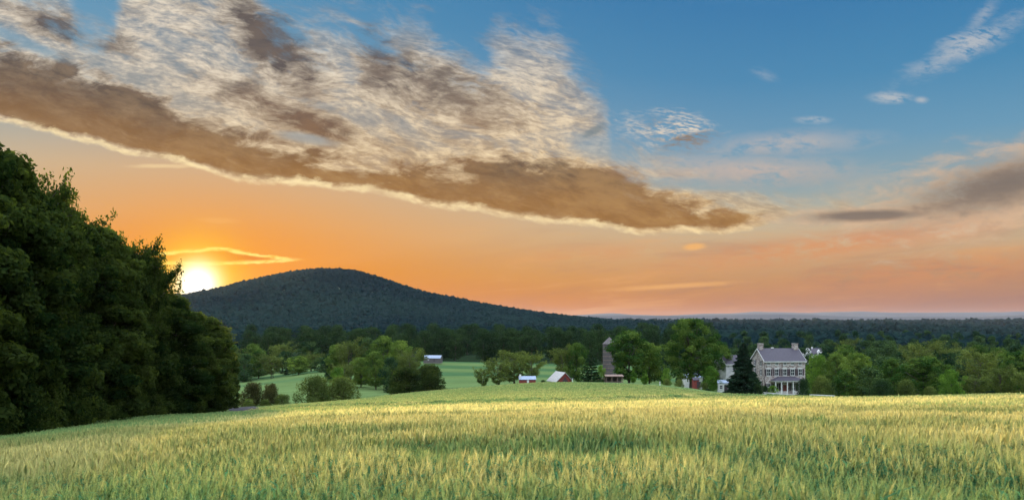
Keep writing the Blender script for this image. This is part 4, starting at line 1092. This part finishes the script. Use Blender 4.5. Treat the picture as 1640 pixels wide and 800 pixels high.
def gable_house(o, L, D, eave, ridge, wallm, roofm, over=.3, t=.16, trim=True):
    """walls and two roof slopes, ridge along x; front wall on y = 0"""
    MB().prism([(0, -1.2), (D, -1.2), (D, eave), (D / 2, ridge), (0, eave)], 0, L, 'x').build('wall', wallm, o)
    sl = (ridge - eave) / (D / 2)
    rf = MB()
    rf.prism([(-over, eave - over * sl + .02), (D / 2, ridge + .02), (D / 2, ridge + t), (-over, eave - over * sl + t)], -over, L + over, 'x')
    rf.prism([(D + over, eave - over * sl + .02), (D + over, eave - over * sl + t), (D / 2, ridge + t - .002), (D / 2, ridge + .018)], -over, L + over, 'x')
    r = rf.build('roof', roofm, o)
    if trim:
        for xx in (-over - .05, L + over + .002):
            k = MB()
            k.prism([(-over - .03, eave - over * sl - .14), (D / 2, ridge - .12), (D / 2, ridge + t + .02), (-over - .03, eave - over * sl + t + .02)], xx, xx + .048, 'x')
            k.prism([(D + over + .03, eave - over * sl - .14), (D + over + .03, eave - over * sl + t + .02), (D / 2, ridge + t + .022), (D / 2, ridge - .118)], xx, xx + .048, 'x')
            k.build('rake_trim', M['white'], o)
        MB().box(-over, L + over, -over - .12, -over - .002, eave - over * sl - .08, eave - over * sl + .10).build('gutter', M['white'], o)
    return r

def farmhouse():
    zg = -17.75
    o = thing('stone_farmhouse', 'large grey stone farmhouse with two chimneys and a front porch, right of the spruce', 'house', (60.3, 190, zg), math.radians(5))
    L, D, ev, rd = 10.0, 8.4, 8.35, 11.15
    roof = gable_house(o, L, D, ev, rd, M['stone'], M['slate'], .22)
    for x0 in (.15, L - 1.15):
        c = MB().box(x0, x0 + 1.0, D / 2 - .65, D / 2 + .65, rd - .9, rd + 1.15); c.box(x0 - .08, x0 + 1.08, D / 2 - .73, D / 2 + .73, rd + 1.152, rd + 1.32)
        c.build('chimney', M['stone'], roof)
    MB().box(3.4, 3.9, D / 2 - .3, D / 2 + .3, rd + .1, rd + .36).build('roof_vent', M['white'], roof)
    cx = [.95, 2.95, 4.95, 6.85, 8.75]
    for c in cx: window(o, c - .33, c + .33, 7.45, 7.98, shutters=False, mull=1)
    for c in cx: window(o, c - .42, c + .42, 4.95, 6.42)
    for c in (1.0, 2.9, 7.0, 8.8): window(o, c - .42, c + .42, 1.35, 3.0)
    for yy in (2.2, 6.0):
        for z0, z1 in ((7.15, 8.35), (4.95, 6.3), (2.1, 3.6)): window(o, yy - .38, yy + .38, z0, z1, 'gable', 0.0, True, 1, .34)
    d = MB().box(4.45, 5.45, -.08, .02, .55, 2.75).build('door', M['door'], o)
    MB().box(5.25, 5.32, -.13, -.082, 1.5, 1.62).build('handle', M['shutter'], d)
    fr = MB().box(4.33, 4.448, -.10, .02, .55, 2.9).box(5.452, 5.57, -.10, .02, .55, 2.9).box(4.45, 5.45, -.10, .02, 2.752, 2.9).build('door_frame', M['white'], o)
    # string of white lintel stones above the upper windows
    for c in cx: MB().box(c - .6, c + .6, -.05, .02, 6.52, 6.72).build('lintel', M['white'], o)
    MB().tube([(-.05 + .0, -.10, 8.1), (-.05, -.10, .2)], .06, 6).build('downspout', M['shutter'], o)
    # porch
    x0, x1, dp = 1.6, 8.9, 2.4
    MB().box(x0, x1, -dp, -.02, -1.0, .5).build('porch_floor', M['wood'], o)
    z0, z1 = 3.85, 4.65
    v = [(x0 - .25, -dp - .25, z0), (x1 + .25, -dp - .25, z0), (x1 + .25, -.06, z0), (x0 - .25, -.06, z0), (x0 + 1.6, -.06, z1), (x1 - 1.6, -.06, z1), (x0 + 1.1, -1.3, z1 - .22), (x1 - 1.1, -1.3, z1 - .22)]
    MB().add(v, [(0, 3, 2, 1), (0, 1, 7, 6), (6, 7, 5, 4), (1, 2, 5, 7), (0, 6, 4, 3), (3, 4, 5, 2)]).build('porch_roof', M['slate'], o)
    MB().box(x0 - .1, x1 + .1, -dp - .1, -dp + .08, z0 - .28, z0 - .004).box(x0 - .1, x0 + .08, -dp + .082, -.1, z0 - .28, z0 - .004).box(x1 - .08, x1 + .1, -dp + .082, -.1, z0 - .28, z0 - .004).build('porch_beam', M['white'], o)
    for i in range(6):
        x = x0 + .1 + (x1 - x0 - .2) * i / 5
        MB().box(x - .09, x + .09, -dp + .0, -dp + .18, .5, z0 - .282).build('porch_column', M['white'], o)
    r = MB()
    for i in range(5):
        if i == 2: continue
        a = x0 + .1 + (x1 - x0 - .2) * i / 5 + .095; b = x0 + .1 + (x1 - x0 - .2) * (i + 1) / 5 - .095
        r.box(a, b, -dp + .06, -dp + .12, 1.28, 1.36).box(a, b, -dp + .06, -dp + .12, .62, .68)
        for k in range(9):
            q = a + (b - a) * (k + .5) / 9; r.box(q - .03, q + .03, -dp + .07, -dp + .11, .682, 1.278)
    r.build('porch_railing', M['white'], o)
    s = MB()
    for k in range(4): s.box(4.5, 6.0, -dp - .3 * (k + 1), -dp - .3 * k - .002, -1.0, .38 - .16 * k)
    s.build('steps', M['white'], o)
farmhouse()

def cottage():
    x, Y = px(1163, 203), 203.
    zg = zrow(601, Y)
    o = thing('white_cottage', 'white gabled cottage with dark grey roof, half hidden behind the spruce', 'house', (x, Y, zg), math.radians(24))
    gable_house(o, 6.4, 4.6, 2.9, 4.9, M['cottage_white'], M['slate'], .2)
    window(o, 1.9, 2.6, 1.3, 2.4, 'gable', 0.0, False, 1); window(o, 2.0, 2.8, 1.3, 2.5, 'front', 0.0, False, 1); window(o, 4.6, 5.4, 1.3, 2.5, 'front', 0.0, False, 1)
cottage()

def barn():
    Y = 206.; x = px(905, Y)
    o = thing('red_barn', 'small dark red barn with a big pale grey gable roof on the lawn', 'barn', (x, Y, zrow(618, Y)), math.radians(21 + 90))
    # ridge runs along local x (away from the viewer); local y points to the left of the gable front
    eave, ridge, W, L = zrow(608.5, Y) - zrow(618, Y), zrow(596.8, Y) - zrow(618, Y), 3.6, 5.6
    MB().prism([(-W / 2, -1.), (W / 2, -1.), (W / 2, eave), (0, ridge), (-W / 2, eave)], 0, L, 'x').build('wall', M['red'], o)
    sl = (ridge - eave) / (W / 2)
    MB().prism([(-W / 2 - .25, eave - .25 * sl + .02), (0, ridge + .02), (W / 2 + .9, eave - .9 * sl * .6 + .02), (W / 2 + .9, eave - .9 * sl * .6 + .14), (0, ridge + .16), (-W / 2 - .25, eave - .25 * sl + .14)], -.25, L + .3, 'x').build('roof', M['tin'], o)
    d = MB().box(-.06, .02, -.7, .7, -.2, 1.7).build('door', M['shutter'], o)
    MB().box(-.11, -.062, .45, .5, .8, .95).build('handle', M['tin'], d)
    MB().box(-.05, .015, -.3, .3, eave + .1, eave + .75).build('loft_hatch', M['shutter'], o)
    MB().box(2.0, 2.9, W / 2 - .02, W / 2 + .05, -.5, eave - .5).build('side_door', M['shutter'], o)
barn()

def red_shed():
    Y = 186.; x = px(832, Y); zg = zrow(617, Y)
    o = thing('red_shed', 'low red shed with blue grey roof and white door, left of the barn', 'shed', (x, Y, zg), math.radians(3))
    w = 26 / FOC * Y; H = zrow(603, Y) - zg; e = zrow(607.4, Y) - zg
    MB().prism([(0, -.6), (2.4, -.6), (2.4, e), (1.2, H), (0, e)], 0, w, 'x').build('wall', M['red'], o)
    sl = (H - e) / 1.2
    MB().prism([(-.15, e - .15 * sl + .02), (1.2, H + .02), (2.55, e - .15 * sl + .02), (2.55, e - .15 * sl + .1), (1.2, H + .1), (-.15, e - .15 * sl + .1)], -.12, w + .12, 'x').build('roof', M['bluetin'], o)
    d = MB().box(w * .52 - .24, w * .52 + .24, -.05, .01, .1, e + .1).build('door', M['white'], o)
    MB().box(w * .52 + .12, w * .52 + .17, -.09, -.052, .6, .7).build('handle', M['shutter'], d)
    MB().box(.02, .42, .5, .9, H - .3, H + .5).build('chimney', M['white'], o)
red_shed()

def silo():
    Y = 221.; x = px(976, Y); zg = zrow(612, Y); R = 10.6 / FOC * Y; ze = zrow(550.6, Y) - zg; zt = zrow(539.4, Y) - zg
    o = thing('silo', 'round grey stave silo with a pointed roof, rising left of the big rounded tree', 'silo', (x, Y, zg))
    MB().lathe([(R, -1.5), (R, ze)], 28).build('wall', M['silo'], o, True)
    MB().lathe([(R + .14, ze - .06), (R + .14, ze + .03), (.02, zt)], 28).build('roof', M['silo'], o)
    for k in range(9):
        z = .8 + k * (ze - 1) / 9; MB().lathe([(R + .002, z), (R + .035, z + .03), (R + .035, z + .09), (R + .002, z + .12)], 28).build('hoop', M['wood'], o)
    MB().box(-.95, .75, -R - .10, -R + .6, ze - 1.45, ze - .25).build('hatch', M['slate'], o)
silo()

def simple_shed(name, label, p0, p1, Y, top, eave, base, depth, wallm, roofm, rz=0, cat='shed', win=True):
    x = px(p0, Y); zg = zrow(base, Y); w = (p1 - p0) / FOC * Y; H = zrow(top, Y) - zg; e = zrow(eave, Y) - zg
    o = thing(name, label, cat, (x, Y, zg), math.radians(rz))
    gable_house(o, w, depth, e, H, M[wallm], M[roofm], .15, .1, False)
    if win: window(o, w * .3 - .3, w * .3 + .3, e * .35, e * .75, 'front', 0, False, 1)
    d = MB().box(w * .6, w * .6 + .85, -.05, .01, 0, e * .8).build('door', M['shutter'], o)
    MB().box(w * .6 + .68, w * .6 + .74, -.09, -.052, e * .36, e * .42).build('handle', M['white'], d)
    return o
simple_shed('white_shed', 'white shed glimpsed behind the trunk of the giant tree', 1098, 1126, 210, 599, 604, 622, 4.0, 'white', 'bluetin', 4)
simple_shed('white_shed', 'small white shed between the bright green tree and the spruce', 1150, 1166, 186, 609, 613, 627, 2.6, 'white', 'bluetin', -12)
simple_shed('red_outhouse', 'narrow dark red outhouse right of the giant tree trunk', 1111, 1120, 180, 605, 608, 621, 1.2, 'red', 'slate', 6, win=False)
simple_shed('pale_barn', 'low farm building with pale roof at the far meadow edge, right of the grove', 678, 706, 440, 569, 573.2, 578, 5.0, 'silo', 'bluetin', -10, 'barn')
def far_house():
    Y = 430.
    o = thing('white_house', 'distant white house with two gables showing above the trees right of the farmhouse roof', 'house', (px(1289, Y), Y, zrow(580, Y)), math.radians(-8))
    W = MB(); R_ = MB(); e = zrow(566, Y) - zrow(580, Y); H = zrow(558, Y) - zrow(580, Y)
    w = 27 / FOC * Y
    MB().prism([(0, -1), (6, -1), (6, e), (3, H), (0, e)], 0, w, 'x').build('wall', M['white'], o)
    MB().prism([(-.3, e - .25), (3, H + .02), (6.3, e - .25), (6.3, e - .05), (3, H + .2), (-.3, e - .05)], -.3, w + .3, 'x').build('roof', M['slate'], o)
    for xo, ww, hh in ((.3, 2.9, H + .3), (w - 2.6, 2.0, H - .5)):
        MB().prism([(xo, -1), (xo + ww, -1), (xo + ww, hh - ww * .55), (xo + ww / 2, hh), (xo, hh - ww * .55)], -.9, 2.6, 'y').build('gable_wall', M['white'], o)
        window(o, xo + ww / 2 - .3, xo + ww / 2 + .3, hh - 2.6, hh - 1.5, 'front', -.9, False, 0)
    MB().box(w * .45, w * .45 + .7, 2.6, 3.4, H - .3, H + .9).build('chimney', M['white'], o)
far_house()

def open_shed():
    Y = 184.; o = thing('open_shed', 'open timber shelter with a flat roof on posts in front of the silo trees', 'shelter', (px(971, Y), Y, zrow(615, Y)))
    w = 27 / FOC * Y; h = zrow(602, Y) - zrow(615, Y)
    for i in range(4):
        for y in (0, 2.4): MB().box(i * (w - .14) / 3, i * (w - .14) / 3 + .14, y, y + .14, -.5, h - .12).build('post', M['wood'], o)
    MB().prism([(-.2, h - .118), (2.8, h + .05), (2.8, h + .2), (-.2, h + .02)], -.2, w + .2, 'x').build('roof', M['wood'], o)
    MB().box(.16, w - .16, .03, .09, .5, .62).build('rail', M['wood'], o)
    MB().box(0.05, w - .05, 2.56, 2.62, -.3, h - .15).build('back_wall', M['silo'], o)
open_shed()

def fence(label, name, p0, p1, Y0, Y1, h, mat, rails=(.35, .75), board=.16, n=None, mname='fence'):
    x0, x1 = px(p0, Y0), px(p1, Y1); L = math.hypot(x1 - x0, Y1 - Y0)
    za, zb = float(ground_z(x0, Y0)), float(ground_z(x1, Y1))
    o = thing(mname, label, 'fence', (x0, Y0, za), math.atan2(Y1 - Y0, x1 - x0))
    n = n or max(3, int(L / 2.2)); k = (zb - za) / L
    for i in range(n + 1):
        s = L * i / n; MB().box(s - .06, s + .06, -.06, .06, k * s - .3, k * s + h).build('post', M[mat], o)
    for r in rails:
        b = MB(); b.prism([(.0, r * h - board / 2), (L, k * L + r * h - board / 2), (L, k * L + r * h + board / 2), (0, r * h + board / 2)], -.10, -.062, 'y'); b.build('rail', M[mat], o)
fence('white board fence along the garden in front of the farmhouse porch', '', 1221, 1273, 182, 182.5, 1.0, 'white', (.25, .6, .92), .18)
fence('white board fence right of the dark shrub, under the brownish tree', '', 1297, 1337, 184, 185, 1.15, 'white', (.25, .6, .92), .20)
fence('brown rail fence left of the open timber shelter', '', 951, 969, 185, 185, 1.1, 'wood', (.35, .65, .95), .1)

def marker(label, p, Y):
    x = px(p, Y); zg = float(ground_z(x, Y)); o = thing('marker_post', label, 'post', (x, Y, zg))
    MB().box(-.07, .07, -.07, .07, -.2, .62).build('post', M['white'], o)
    MB().box(-.13, .13, -.13, .13, .622, .74).build('cap', M['white'], o)
marker('short white post on the lawn just right of the red barn', 917, 172)
marker('short white post on the lawn left of the brown shrub pair', 1057, 168)
